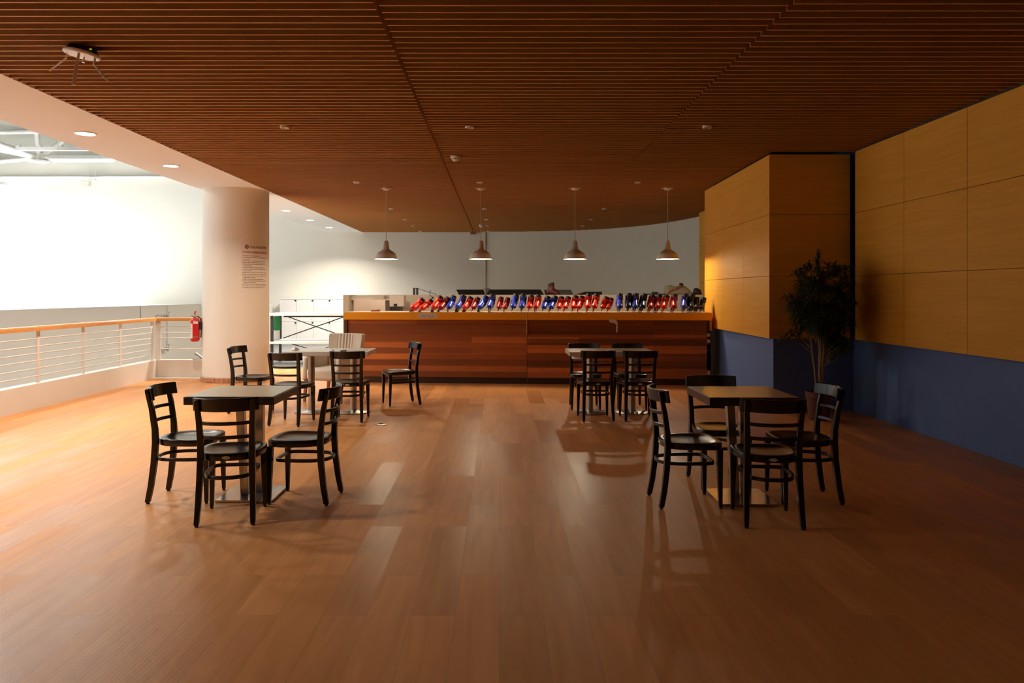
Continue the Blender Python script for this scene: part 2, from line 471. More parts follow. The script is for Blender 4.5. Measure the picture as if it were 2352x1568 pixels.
# rear walls
b = MB(); b.box(-26, -0.40, 21.30, 21.6, -3.2, 6.2)
struct(b.build('wall_back', 'rear_wall'), 'pale rear wall')
b = MB()
rings = []
for i, (x, y) in enumerate(CURVE):
    a = Vector(CURVE[max(i - 1, 0)]); c = Vector(CURVE[min(i + 1, len(CURVE) - 1)])
    t = (c - a).normalized(); nrm = Vector((-t.y, t.x))
    if nrm.y < 0: nrm = -nrm
    o = Vector((x, y)) + nrm * 0.2
    rings.append([(x, y, 0), (x, y, CEIL + 0.3), (o.x, o.y, CEIL + 0.3), (o.x, o.y, 0)])
b.loft(rings)
struct(b.build('wall_curved', 'back_wall', smooth=30), 'curved cream wall behind the counter')

# right wall: blue plaster with boxed oak panels above
b = MB(); b.box(4.42, 4.72, -4, 15.3, 0, CEIL + 0.2)
wr = struct(b.build('wall_right', 'blue'), 'slate blue wall under oak panels')
Z_ROWS = [0.905, 1.68, 2.44, 3.185]
def panel_run(name, x0, x1, ys, axis='y'):
    m_ = MB()
    for i in range(len(ys) - 1):
        for j in range(3):
            ya, yb = sorted((ys[i], ys[i + 1]))
            m_.box(x0, x1, ya + 0.003, yb - 0.003, Z_ROWS[j] + 0.0025, Z_ROWS[j + 1] - 0.0025)
    return m_
ys = [8.97, 7.887, 6.816, 5.745, 4.674, 3.603, 2.53, 1.46, 0.39, -0.68, -1.75, -2.82, -3.9]
o = panel_run('p', 4.31, 4.35, ys).build('wood_panelling', 'panel', wr)
b = MB(); b.box(4.335, 4.42, -3.9, 8.965, 0.91, 3.3); b.build('panel_backing', 'gap', wr)
o = panel_run('p', 4.29, 4.33, [12.6, 13.7, 14.8, 15.9]).build('wood_panelling', 'panel', wr)
b = MB(); b.box(4.315, 4.42, 12.6, 15.89, 0.91, 3.3); b.build('panel_backing', 'gap', wr)

# boxed pier standing out of the right wall
b = MB(); b.add([(3.42, 9.24, 0), (4.42, 9.24, 0), (4.42, 12.42, 0), (3.52, 12.42, 0), (3.42, 9.24, 3.18), (4.42, 9.24, 3.18), (4.42, 12.42, 3.18), (3.52, 12.42, 3.18)],
                [(0, 1, 2, 3), (4, 5, 6, 7), (0, 1, 5, 4), (1, 2, 6, 5), (2, 3, 7, 6), (3, 0, 4, 7)])
wp = struct(b.build('wall_pier', 'blue'), 'blue based pier clad in oak panels')
m_ = MB()
fy = [9.174, 10.26, 11.35, 12.44]
fx = lambda y: 3.34 + (y - 9.17) * 0.11 / 3.27
for i in range(3):
    for j in range(3):
        ya, yb = fy[i] + (0 if i == 0 else 0.003), fy[i + 1] - 0.003
        za, zb = Z_ROWS[j] + 0.0025, Z_ROWS[j + 1] - 0.0025
        m_.add([(fx(ya), ya, za), (fx(yb), yb, za), (fx(yb) + 0.04, yb, za), (fx(ya) + 0.04, ya, za),
                (fx(ya), ya, zb), (fx(yb), yb, zb), (fx(yb) + 0.04, yb, zb), (fx(ya) + 0.04, ya, zb)],
               [(0, 1, 2, 3), (4, 5, 6, 7), (0, 1, 5, 4), (1, 2, 6, 5), (2, 3, 7, 6), (3, 0, 4, 7)])
m_.build('wood_panelling', 'panel', wp)
m_ = MB()
for j in range(3):
    m_.box(3.338, 4.335, 9.150, 9.172, Z_ROWS[j] + 0.0025, Z_ROWS[j + 1] - 0.0025)
m_.build('wood_panelling', 'panel_x', wp)
m_ = MB(); m_.box(3.40, 4.33, 9.20, 9.26, 0.91, 3.18); m_.build('panel_backing', 'gap', wp)

# round column with a mosaic foot
b = MB(); b.lathe([(0.538, 0.0), (0.538, CEIL + 0.01)], (-4.48, 12.6, 0), 96)
cl = struct(b.build('column', 'column', smooth=40), 'thick round cream column')
b = MB()
for k in range(44):
    a0 = 2 * PI * k / 44 + 0.006; a1 = 2 * PI * (k + 1) / 44 - 0.006
    ring = lambda r, z: [(-4.48 + r * math.cos(a), 12.6 + r * math.sin(a), z) for a in (a0, (a0 + a1) / 2, a1)]
    vs = ring(0.539, 0.004) + ring(0.567, 0.004) + ring(0.567, 0.072) + ring(0.539, 0.085)
    b.add(vs, [(3, 4, 7, 6), (4, 5, 8, 7), (6, 7, 10, 9), (7, 8, 11, 10), (0, 3, 6, 9), (2, 11, 8, 5), (0, 1, 4, 3), (1, 2, 5, 4)])
b.build('mosaic_foot', 'tile', cl)

# kerb under the balustrade
b = MB(); b.box(-6.04, -5.9, -4, 12.86, -0.3, 0.315); b.box(-5.9, -4.95, 12.76, 12.90, -0.3, 0.315)
struct(b.build('trim_2', 'rail_white', bevel=0.004), 'cream kerb along the floor edge')
# light strip in the floor in front of kerb: joint profile
b = MB(); b.box(-5.9, -5.0, 12.60, 12.76, 0.0, 0.02); struct(b.build('trim_3', 'mortar'))

# stairwell wall with its broad white ledge
def vw(y): return -10.52 + (y) * 0.0903
b = MB()
b.add([(vw(-4.2), -4.2, -3.2), (vw(21.3), 21.3, -3.2), (vw(21.3) - 0.25, 21.3, -3.2), (vw(-4.2) - 0.25, -4.2, -3.2),
       (vw(-4.2), -4.2, 1.142), (vw(21.3), 21.3, 1.142), (vw(21.3) - 0.25, 21.3, 1.142), (vw(-4.2) - 0.25, -4.2, 1.142)],
      [(0, 1, 2, 3), (4, 5, 6, 7), (0, 1, 5, 4), (1, 2, 6, 5), (2, 3, 7, 6), (3, 0, 4, 7)])
struct(b.build('wall_stairwell', 'void_beige'), 'beige stairwell wall beyond the railing')
b = MB()
b.add([(vw(-4.2) - 0.001, -4.2, 1.1425), (vw(21.3) - 0.001, 21.3, 1.1425), (-26, 21.3, 1.1425), (-26, -4.2, 1.1425),
       (vw(-4.2) - 0.001, -4.2, 1.150), (vw(21.3) - 0.001, 21.3, 1.150), (-26, 21.3, 1.150), (-26, -4.2, 1.150)],
      [(0, 1, 2, 3), (4, 5, 6, 7), (0, 1, 5, 4), (1, 2, 6, 5), (2, 3, 7, 6), (3, 0, 4, 7)])
struct(b.build('floor_ledge', 'hall_white'), 'broad white ledge in the hall')
# hall: its white lining, side and near walls, sloping roof
b = MB(); b.box(-26.3, -26, -4.2, 21.6, 1.0, 6.2); struct(b.build('wall_hall_side', 'hall_white'))
b = MB(); b.box(-26.3, 4.9, -4.4, -4.2, -3.3, 6.2); struct(b.build('wall_front', 'dark_wall'))
def roof_z(x): return 5.36 + 0.05 * (x + 11.2)
b = MB()
b.add([(-26.3, -4.4, roof_z(-26.3)), (-4.7, -4.4, roof_z(-4.7)), (-4.7, 21.6, roof_z(-4.7)), (-26.3, 21.6, roof_z(-26.3)),
       (-26.3, -4.4, roof_z(-26.3) + 0.2), (-4.7, -4.4, roof_z(-4.7) + 0.2), (-4.7, 21.6, roof_z(-4.7) + 0.2), (-26.3, 21.6, roof_z(-26.3) + 0.2)],
      [(0, 1, 2, 3), (4, 5, 6, 7), (0, 1, 5, 4), (1, 2, 6, 5), (2, 3, 7, 6), (3, 0, 4, 7)])
struct(b.build('ceiling_hall', 'roof'), 'olive grey hall roof')
# low partition behind the counter, with its return at the left
b = MB(); b.box(-2.86, 3.9, 14.2, 14.36, 0, 1.432); b.box(-2.86, -2.76, 13.55, 14.2, 0, 1.432); b.box(-2.86, 3.9, 14.36, 14.85, 0, 1.36)
struct(b.build('wall_low', 'low_wall', bevel=0.003), 'low taupe wall behind the counter')
# ================================================================== HALL THINGS
# space frame
tr = thing('roof_truss', 'white tubular roof truss meeting in a node under the hall roof', 'truss', (-11.2, 18.0, 4.75))
node = Vector((0, 0, 0))
b = MB(); b.lathe([(0.09, -0.06), (0.10, 0.0), (0.09, 0.10)], n=16); b.lathe([(0.27, -0.11), (0.27, -0.075)], n=4)
b.build('node_plate', 'white_metal', tr)
ends = [((-3.4, -1.0, 0.62), 'tube_member'), ((-2.2, -2.5, 0.60), 0), ((-1.6, -3.3, 0.70), 0), ((0.07, -0.2, 0.56), 0), ((0.5, 0.3, 0.55), 0), ((3.2, 0.4, 0.12), 0), ((-3.6, 1.2, -0.05), 0)]
for e, _ in ends:
    b = MB(); b.tube([node, e], 0.055, 10); b.build('tube_member', 'white_metal', tr, smooth=True)
b = MB(); b.tube([(-6, -0.3, 0.50), (3.5, -0.3, 0.62)], 0.06, 10); b.build('top_chord', 'white_metal', tr, smooth=True)

tray = thing('lighting_rail', 'white horizontal lighting rail crossing below the hall roof', 'rail', (-11.5, 17.5, 4.87))
b = MB(); b.box(-3.6, 3.3, -0.05, 0.05, -0.045, 0.045); b.build('channel', 'white_metal', tray, bevel=0.006)
for k in range(14):
    b = MB(); b.box(-3.4 + k * 0.5, -3.32 + k * 0.5, -0.055, 0.055, 0.045, 0.075); b.build('clip', 'white_metal', tray)

def batten(power, label, x0, x1, y, z, group):
    t = thing('batten_light', label, 'light', ((x0 + x1) / 2, y, z), 0, group)
    h = (x1 - x0) / 2
    b = MB(); b.loft([[(sx * h, -0.10, 0.0), (sx * h, -0.075, 0.09), (sx * h, 0.075, 0.09), (sx * h, 0.10, 0.0)] for sx in (-1, 1)])
    b.build('housing', 'white_metal', t, bevel=0.006)
    b = MB(); b.loft([[(sx * (h - 0.02), -0.095, 0.0), (sx * (h - 0.06), -0.06, -0.05), (sx * (h - 0.06), 0.06, -0.05), (sx * (h - 0.02), 0.095, 0.0)] for sx in (-1, 1)])
    b.build('diffuser', 'glow_cool', t, bevel=0.006)
    for q in (-0.6, 0.0, 0.6):
        b = MB(); b.box(q * h - 0.012, q * h + 0.012, -0.104, 0.104, -0.01, 0.03); b.build('clip', 'white_metal', t)
    for q in (-0.75, 0.75):
        b = MB(); b.tube([(q * h, 0, 0.09), (q * h, 0, roof_z((x0 + x1) / 2 + q * h) - z)], 0.006, 6); b.build('hanger', 'white_metal', t)
    area_light('hall_lamp_and_fill', ((x0 + x1) / 2, y, z - 0.07), 1.45, power, HALL_C, shape='RECTANGLE', size_y=0.2)
    return t
batten(80, 'long lit batten light hanging nearest to the plaster soffit', -10.5, -9.0, 17.3, 4.58, 'hall battens')
batten(150, 'lit batten light cut off by the left edge of the picture', -15.2, -13.55, 20.3, 4.42, 'hall battens')
for x, y, p_, sp_ in ((-8.6, 11.5, 120, 180), (-8.6, 5.7, 100, 180), (-12.3, 18.0, 720, 100), (-12.3, 13.5, 720, 100), (-12.3, 9.0, 720, 100), (-12.3, 4.5, 720, 100), (-12.3, 0.0, 720, 100),
                      (-20.0, 20.3, 160, 180), (-24.8, 14.5, 200, 180), (-24.8, 7.5, 200, 180)):
    area_light('hall_lamp_and_fill', (x, y, 4.5), 1.45, p_, HALL_C, shape='RECTANGLE', size_y=0.2, spread=sp_)  # unseen lights without fixtures, added to brighten ledge, walls and column

fl = thing('floodlight', 'small white floodlight hung on two thin wires before the hall wall', 'light', (-11.7, 20.9, 4.55))
b = MB(); b.loft([[(-0.13, -0.10, -0.08), (0.13, -0.10, -0.10), (0.16, -0.10, 0.05), (-0.05, -0.10, 0.09)], [(-0.12, 0.12, -0.04), (0.12, 0.12, -0.05), (0.13, 0.12, 0.07), (-0.05, 0.12, 0.09)]])
b.build('housing', 'ivory', fl, bevel=0.01)
b = MB(); b.box(0.10, 0.30, -0.03, 0.03, 0.10, 0.13); b.build('bracket', 'white_metal', fl)
for q in (0.11, 0.29):
    b = MB(); b.tube([(q, 0, 0.12), (q, 0, roof_z(-11.6) - 4.55)], 0.004, 6); b.build('wire', 'white_metal', fl)
b = MB(); b.tube([(-25.9, 21.2, 4.74), (-5.1, 21.2, 4.80)], 0.05, 10)
tag(b.build('wall_conduit', 'hall_white', smooth=True), 'thick white pipe running across the white hall wall', 'pipe')

# stairwell fittings on the beige wall
for (px_y, lab, hook) in ((18.11, 'thin dark riser rod with a bent handle on the stairwell wall', 1), (19.32, 'thin dark riser rod with two grey valves on the stairwell wall', 0)):
    x = vw(px_y) + 0.10
    t = thing('riser_pipe', lab, 'pipe', (x, px_y, 0))
    if hook:
        b = MB(); b.tube([(0, 0, 0.82), (0, 0, 1.14)], 0.013, 8); b.build('rod', 'steel_dull', t)
        b = MB(); b.tube([(0.03, 0, 0.83), (0.30, 0.1, 0.83), (0.36, 0.1, 0.92), (0.56, 0.1, 0.92), (0.53, 0.1, 0.83)], 0.016, 8); b.build('handle', 'steel_dull', t)
    else:
        b = MB(); b.tube([(0, 0, 0.0), (0, 0, 1.14)], 0.011, 8); b.build('rod', 'steel_dull', t)
        for z in (0.88, 0.02):
            b = MB(); b.lathe([(0.02, -0.075), (0.036, -0.04), (0.036, 0.04), (0.02, 0.075)], (0.02, -0.02, z), 12)
            b.tube([(0.02, -0.02, z), (-0.045, -0.08, z - 0.02)], 0.034, 10); b.box(0.0, 0.08, -0.03, 0.0, z + 0.07, z + 0.095)
            b.build('valve', 'steel_dull', t, smooth=True)
b = MB(); b.beam((vw(9.0) + 0.1, 9.0, -0.55), (vw(10.9) + 0.1, 10.9, 0.42), 0.07, 0.05)
tag(b.build('stair_handrail', 'rail_white'), 'sloping pale stair handrail low on the stairwell wall', 'handrail')

# ---------------------------------------------------------------- balustrade
gr = thing('guard_rail', 'cream steel balustrade with horizontal rods and an orange wooden handrail', 'railing', (-5.95, 12.8, 0))
def gl(x, y, z): return (x + 5.95, y - 12.8, z)
b = MB()
prof = [(-0.055, 0.985), (0.055, 0.985), (0.055, 1.03), (0.045, 1.045), (-0.045, 1.045), (-0.055, 1.03)]
b.loft([[gl(-5.95 + u, y, z) for u, z in prof] for y in (-3.9, 12.8 + 0.0)])
b.build('handrail', 'handrail', gr)
b = MB()
b.loft([[gl(x, 12.8 - u, z) for u, z in prof] for x in (-6.005, -4.98)])
b.build('handrail', 'handrail_x', gr)
for y in [12.68, 11.62, 10.58, 9.55, 8.5, 7.45, 6.4, 5.35, 4.3, 3.25, 2.2]:
    b = MB(); w_ = 0.06 if y < 12 else 0.085
    b.bar([gl(-5.95, y, 0.3), gl(-5.95, y, 0.985)], (1, 0, 0), (0, 1, 0), 0.012, w_)
    b.build('post', 'rail_white', gr)
for z in (0.407, 0.502, 0.603, 0.694, 0.785, 0.884):
    b = MB(); b.tube([gl(-5.95, 0.5, z), gl(-5.95, 12.62, z), gl(-5.95, 12.66, z + 0.012)], 0.0085, 8); b.build('rod', 'rail_white', gr, smooth=True)
for z in (0.503, 0.69, 0.785, 0.884):
    b = MB(); b.tube([gl(-5.93, 12.8, z), gl(-4.99, 12.8, z)], 0.0085, 8); b.build('rod', 'rail_white', gr, smooth=True)
b = MB(); b.bar([gl(-5.9, 12.80, 0.3), gl(-5.9, 12.80, 0.985)], (1, 0, 0), (0, 1, 0), 0.085, 0.012); b.build('post', 'rail_white', gr)
# short prop lying behind the kerb by the column
b = MB(); b.beam((-5.27, 12.83, 0.425), (-5.14, 12.83, 0.332), 0.05, 0.03)
b.box(-5.31, -5.10, 12.81, 12.85, 0.3155, 0.332)
tag(b.build('metal_bracket', 'steel_dull'), 'small dull metal bracket on top of the kerb beside the column', 'bracket')

# ---------------------------------------------------------------- fire extinguisher
fe = thing('fire_extinguisher', 'red fire extinguisher hung on the side of the round column', 'fire extinguisher', (-5.075, 12.34, 0.66))
b = MB(); b.lathe([(0.055, 0.0), (0.068, 0.015), (0.075, 0.03), (0.075, 0.33), (0.068, 0.365), (0.045, 0.388), (0.022, 0.395)], n=28)
b.build('cylinder', 'ext_red', fe, smooth=50)
b = MB(); b.lathe([(0.018, 0.39), (0.022, 0.40), (0.022, 0.43), (0.014, 0.445)], n=14); b.beam((-0.055, -0.02, 0.422), (-0.01, 0, 0.425), 0.018, 0.016); b.build('valve', 'steel_dull', fe)
b = MB(); b.bar([(0.0, 0, 0.445), (0.004, -0.01, 0.475), (0.02, -0.02, 0.51)], (1, 0, 0), (0, 1, 0), [0.02, 0.022, 0.016], 0.02); b.build('handle', 'ext_red', fe, bevel=0.003)
b = MB(); b.tube([(0.03, 0.02, 0.42), (0.085, 0.03, 0.38), (0.092, 0.035, 0.25), (0.088, 0.03, 0.06)], 0.011, 8); b.build('hose', 'black', fe, smooth=True)
def curved_patch(r, a0, a1, z0, z1, k=8, th=0.001):
    b = MB(); vs = []; fs = []
    for i in range(k + 1):
        a = R(a0 + (a1 - a0) * i / k)
        for rr in (r, r + th):
            for z in (z0, z1): vs.append((rr * math.cos(a), rr * math.sin(a), z))
    for i in range(k):
        p = i * 4; q = p + 4
        fs += [(p + 2, q + 2, q + 3, p + 3), (p, p + 1, q + 1, q), (p + 1, p + 3, q + 3, q + 1), (p, q, q + 2, p + 2)]
    fs += [(0, 2, 3, 1), (k * 4, k * 4 + 1, k * 4 + 3, k * 4 + 2)]
    return b.add(vs, fs)
lab = curved_patch(0.0752, 195, 262, 0.055, 0.30).build('label', 'paper', fe); lab['label'] = 'white instruction label'
curved_patch(0.0764, 198, 252, 0.270, 0.274).build('label_border', 'ink_red', lab)
curved_patch(0.0764, 198, 252, 0.288, 0.292).build('label_border', 'ink_red', lab)
b = MB()
for i, z in enumerate((0.255, 0.235, 0.215, 0.19, 0.165, 0.14, 0.115)):
    b2 = curved_patch(0.0764, 205 + 8 * (i % 2), 240 + 6 * (i % 3), z, z + 0.005); b.add(b2.v, b2.f)
b.build('label_print', 'ink', lab)
lb2 = curved_patch(0.0752, 272, 330, 0.298, 0.338).build('label', 'paper', fe)
curved_patch(0.0752, 270, 325, 0.07, 0.088).build('metal_band', 'steel_dull', fe)
b = MB(); b.box(0.06, 0.125, -0.02, 0.06, 0.20, 0.33); b.build('wall_bracket', 'black', fe)

# ---------------------------------------------------------------- notice on the column
def on_col(u, z, d=0.003):
    """u = arc position in metres clockwise from the point facing the room's front"""
    a = -PI / 2 + u / 0.538
    return (-4.48 + (0.538 + d) * math.cos(a), 12.6 + (0.538 + d) * math.sin(a), z)
def wrap(vs, u0, z0, d):
    return [on_col(u0 + v.x, z0 + v.y, d + max(0, v.z)) for v in vs]
nt_ = thing('rules_notice', 'clear rules notice with dark and crimson lettering on the round column', 'notice', on_col(0.53, 1.9))
def ncol(b, name, mat):
    o = b.build(name, mat); o.parent = nt_
    o.matrix_parent_inverse = Matrix.Translation(nt_.location).inverted()
    return o
U0 = 0.275
# emblem: ring quadrants
b = MB()
def blob(b, pts, d): b.add([on_col(u, z, d) for u, z in pts] + [on_col(u, z, d + 0.0008) for u, z in pts], [tuple(range(len(pts)))[::-1], tuple(range(len(pts), 2 * len(pts)))] + [(i, (i + 1) % len(pts), (i + 1) % len(pts) + len(pts), i + len(pts)) for i in range(len(pts))])
def arc(cu, cz, r0, r1, a0, a1, k=10):
    return [(cu + r1 * math.cos(R(a0 + (a1 - a0) * i / k)), cz + r1 * math.sin(R(a0 + (a1 - a0) * i / k))) for i in range(k + 1)] + [(cu + r0 * math.cos(R(a1 + (a0 - a1) * i / k)), cz + r0 * math.sin(R(a1 + (a0 - a1) * i / k))) for i in range(k + 1)]
EC = (U0 + 0.075, 2.228)
blob(b, arc(*EC, 0.018, 0.033, 150, 300), 0.002); ncol(b, 'emblem_ring', 'ink_green')
b = MB(); blob(b, arc(*EC, 0.020, 0.034, 20, 145), 0.002); ncol(b, 'emblem_ring', 'ink_red')
b = MB(); blob(b, arc(*EC, 0.019, 0.033, -55, 15), 0.002); blob(b, arc(EC[0], EC[1], 0.004, 0.012, 0, 350, 14), 0.002); ncol(b, 'emblem_ring', 'ink_brown')
vs, fs = text_mesh('TUZLA BELEDİYESİ', 0.052); b = MB(); wmax = max(v.x for v in vs); k = 0.36 / wmax
ncol(MB().add(wrap([Vector((v.x * k, v.y, v.z)) for v in vs], U0 + 0.125, 2.208, 0.002), fs), 'title_lettering', 'ink')
vs, fs = text_mesh('UYULMASI GEREKEN KURALLAR', 0.048); wmax = max(v.x for v in vs); k = 0.50 / wmax
ncol(MB().add(wrap([Vector((v.x * k, v.y, v.z)) for v in vs], U0, 2.125, 0.002), fs), 'heading_lettering', 'ink_red')
# body copy: too small to read, kept as word-shaped strokes
rnd = random.Random(5)
b = MB()
rows = [(0, .62), (0, .98), (1, .20), (0, .94), (0, .9), (0, .98), (1, .28), (0, .8), (0, .95), (1, .3), (0, 1), (0, 1), (0, .96), (1, .46), (0, .82), (0, 1), (1, .44), (0, 1), (0, .93), (0, .78)]
for i, (ind, ln) in enumerate(rows):
    z = 2.075 - i * 0.0275
    if not ind:
        b.add([on_col(U0 + 0.002, z, .002), on_col(U0 + .009, z, .002), on_col(U0 + .009, z + .012, .002), on_col(U0 + .002, z + .012, .002)], [(0, 1, 2, 3)])
    u = U0 + 0.022; end = U0 + 0.022 + ln * 0.475
    while u < end:
        wl = rnd.uniform(0.02, 0.06); e = min(u + wl, end)
        while u < e:
            h = rnd.choice((.008, .008, .008, .012)); s_ = rnd.uniform(.003, .0045)
            b.add([on_col(u, z, .002), on_col(u + s_, z, .002), on_col(u + s_, z + h, .002), on_col(u, z + h, .002)], [(0, 1, 2, 3)])
            u += s_ + 0.0022
        u += 0.008
ncol(b, 'body_lettering', 'ink_brown')
# ================================================================== CEILING FITTINGS
DL = thing('recessed_downlight', 'x', 'light', (0, 0, CEIL), 0, 'lit downlights in the plaster soffit')
b = MB(); b.lathe([(0.115, 0.0), (0.115, -0.008), (0.098, -0.010), (0.094, 0.0)], n=32, cap0=False, cap1=False); b.build('ring', 'white_metal', DL, smooth=True)
b = MB(); b.lathe([(0.094, -0.002), (0.06, -0.0045), (0.001, -0.005)], n=32, cap0=False); b.build('diffuser', 'glow_warm', DL, smooth=True)
note_kids(DL)
DLS = [(-4.48, 8.01, 'round lit downlight in the soffit, largest and nearest the open hall roof'),
       (-4.46, 10.05, 'round lit downlight in the soffit just in front of the column'),
       (-4.49, 15.55, 'round lit downlight in the soffit just behind the column'),
       (-4.50, 17.6, 'round lit downlight in the soffit, middle of the three behind the column'),
       (-4.50, 19.6, 'round lit downlight in the soffit, last one before the rear wall')]
for i, (x, y, lab) in enumerate(DLS):
    o = DL if i == 0 else copy_tree(DL)
    o.location = (x, y, CEIL); o['label'] = lab
for y in (4.0, 6.0, 8.01, 10.05, 13.6, 15.55, 17.6, 19.6):
    area_light('downlight_lamp', (-4.48, y, CEIL - 0.012), 0.18, DOWN_W if y < 12 else DOWN_R, DOWN_C, spread=136)

# unlit ceiling spots
SPOT = thing('ceiling_spotlight', 'x', 'light', (0, 0, CEIL), 0, 'small unlit spots in the slatted ceiling')
b = MB(); b.lathe([(0.046, 0.012), (0.047, -0.010), (0.042, -0.015), (0.034, -0.012)], n=24, cap0=False, cap1=False); b.build('ring', 'ivory', SPOT, smooth=True)
b = MB(); b.lathe([(0.035, -0.011), (0.028, -0.004), (0.012, 0.0)], n=20, cap0=False); b.build('lens', 'steel_dull', SPOT, smooth=True)
note_kids(SPOT)
XC = (-2.235, -0.31, 2.16)
row_names = ['nearest row across the ceiling', 'row just before the pendant lamps', 'first row beyond the pendant lamps', 'second row beyond the pendant lamps', 'last full row before the rear wall', 'row closest to the rear wall']
col_names = ['left', 'middle', 'right']
first = True
for r, y in enumerate((7.70, 11.57, 15.25, 17.5, 19.15, 20.88)):
    for c, x in enumerate(XC):
        if r == 5 and c == 2: continue
        o = SPOT if first else copy_tree(SPOT); first = False
        o.location = (x, y, CEIL)
        o['label'] = 'small ivory ceiling spotlight, %s one of the %s' % (col_names[c], row_names[r])
# smoke detectors
SD = thing('smoke_detector', 'ivory domed smoke detector close to the left ceiling seam', 'smoke detector', (-0.555, 9.34, CEIL), 0, 'smoke detectors')
b = MB(); b.lathe([(0.062, 0.0), (0.064, -0.02), (0.056, -0.035), (0.040, -0.058), (0.018, -0.068), (0.001, -0.07)], n=28, cap0=False); b.build('housing', 'ivory', SD, smooth=60)
b = MB()
for k in range(8):
    a = 2 * PI * k / 8; b.box(-0.012, 0.012, 0.048, 0.0525, -0.046, -0.036, Matrix.Rotation(a, 4, 'Z'))
b.build('vent_slot', 'black', SD)
note_kids(SD)
o = copy_tree(SD); o.location = (-0.46, 18.9, CEIL); o['label'] = 'small ivory smoke detector behind the cord of the second pendant lamp'
b = MB(); b.box(-0.83, -0.70, 21.1, 21.29, CEIL - 0.06, CEIL + 0.0)
tag(b.build('junction_box', 'redwood', bevel=0.004), 'small red-brown box where the ceiling seam meets the rear wall', 'box')

# broken ceiling mount with drooping arms
CM = thing('ceiling_mount', 'white disc ceiling mount with four drooping arms on the slats', 'mount', (-2.93, 5.20, CEIL - 0.02), R(-14))
b = MB(); b.lathe([(0.05, 0.03), (0.05, -0.01), (0.12, -0.015)], n=24); b.lathe([(0.115, -0.02), (0.10, 0.018), (0.04, 0.028)], n=24, cap0=False); b.build('canopy', 'black', CM, smooth=40)
b = MB(); b.lathe([(0.128, -0.020), (0.130, -0.034), (0.122, -0.044), (0.001, -0.046)], n=36); b.build('disc', 'white', CM, smooth=40)
b = MB(); b.box(0.095, 0.104, -0.07, -0.055, 0.0, 0.006); b.build('indicator', 'led', CM)
for p0, p1, p2 in (((-0.10, -0.02, -0.044), (-0.098, -0.025, -0.085), (-0.19, -0.055, -0.205)), ((0.03, -0.085, -0.044), (0.032, -0.09, -0.11), (0.045, -0.115, -0.295)), ((0.105, 0.0, -0.044), (0.108, -0.005, -0.095), (0.245, -0.04, -0.205))):
    p0, p1, p2 = Vector(p0), Vector(p1), Vector(p2)
    d_ = (p2 - p1).normalized(); side = d_.cross(Vector((0, 0, 1))).normalized()
    b = MB(); b.bar([p0, p1], side, side.cross(Vector((0, 0, 1))), 0.018, 0.009); b.bar([p1 - d_ * 0.004, p2], side, side.cross(d_), 0.024, 0.008); b.build('arm', 'ivory', CM, bevel=0.002)
CM.rotation_euler = (0, R(9), 0); CM.scale = (0.92, 0.92, 0.92)
b = MB(); b.tube([(0.01, 0.02, -0.046), (0.01, 0.02, -0.082)], 0.006, 10); b.lathe([(0.011, -0.082), (0.011, -0.088)], (0.01, 0.02, 0), 12); b.build('bolt', 'steel_dull', CM)

# ---------------------------------------------------------------- pendants
PX = (-1.87, -0.306, 1.25, 2.78)
PN = thing('pendant_lamp', 'x', 'lamp', (0, 0, CEIL), 0, 'pendant lamps over the counter')
b = MB(); b.lathe([(0.055, 0.02), (0.055, -0.028), (0.02, -0.036)], n=24); b.box(-0.09, 0.09, -0.012, 0.012, -0.012, 0.0); b.build('ceiling_rose', 'ivory', PN, smooth=40)
b = MB(); b.tube([(0, 0, -0.034), (0, 0, -0.875)], 0.0055, 8); b.build('cord', 'cord', PN)
zt = -0.87
prof = [(0.010, zt + 0.005), (0.030, zt), (0.036, zt - 0.012), (0.052, zt - 0.135), (0.066, zt - 0.152), (0.108, zt - 0.178), (0.150, zt - 0.208), (0.160, zt - 0.222), (0.164, zt - 0.235), (0.187, zt - 0.296), (0.1895, zt - 0.303)]
b = MB(); b.lathe(prof, n=48, cap1=False); b.build('lamp_shade', 'shade', PN, smooth=35)
inner = [(0.1875, zt - 0.303), (0.183, zt - 0.294), (0.159, zt - 0.236), (0.146, zt - 0.212), (0.104, zt - 0.185), (0.062, zt - 0.160), (0.046, zt - 0.135), (0.02, zt - 0.10)]
b = MB(); b.lathe(inner, n=48, cap0=False); b.build('shade_lining', 'shade_in', PN, smooth=35)
b = MB(); b.lathe([(0.008, 0.075), (0.022, 0.06), (0.032, 0.03), (0.034, 0.0), (0.026, -0.024), (0.010, -0.035), (0.001, -0.036)], (0, 0, zt - 0.245), 20); b.build('bulb', 'glow_bulb', PN, smooth=True)
note_kids(PN)
pl_lab = ['taupe bell pendant lamp hanging in front of the pale rear wall, furthest left', 'taupe bell pendant lamp in front of the vertical wall edge', 'taupe bell pendant lamp, second from the oak pier', 'taupe bell pendant lamp hanging beside the oak pier']
for i, x in enumerate(PX):
    o = PN if i == 0 else copy_tree(PN)
    o.location = (x, 12.23, CEIL); o['label'] = pl_lab[i]
    l = bpy.data.lights.new('pendant_lamp_light', 'POINT'); l.energy = PEND_W[i]; l.color = (1.0, 0.80, 0.56); l.shadow_soft_size = 0.03
    lo = bpy.data.objects.new('pendant_lamp_light', l); col.objects.link(lo); lo.location = (x, 12.23, CEIL + zt - 0.296)

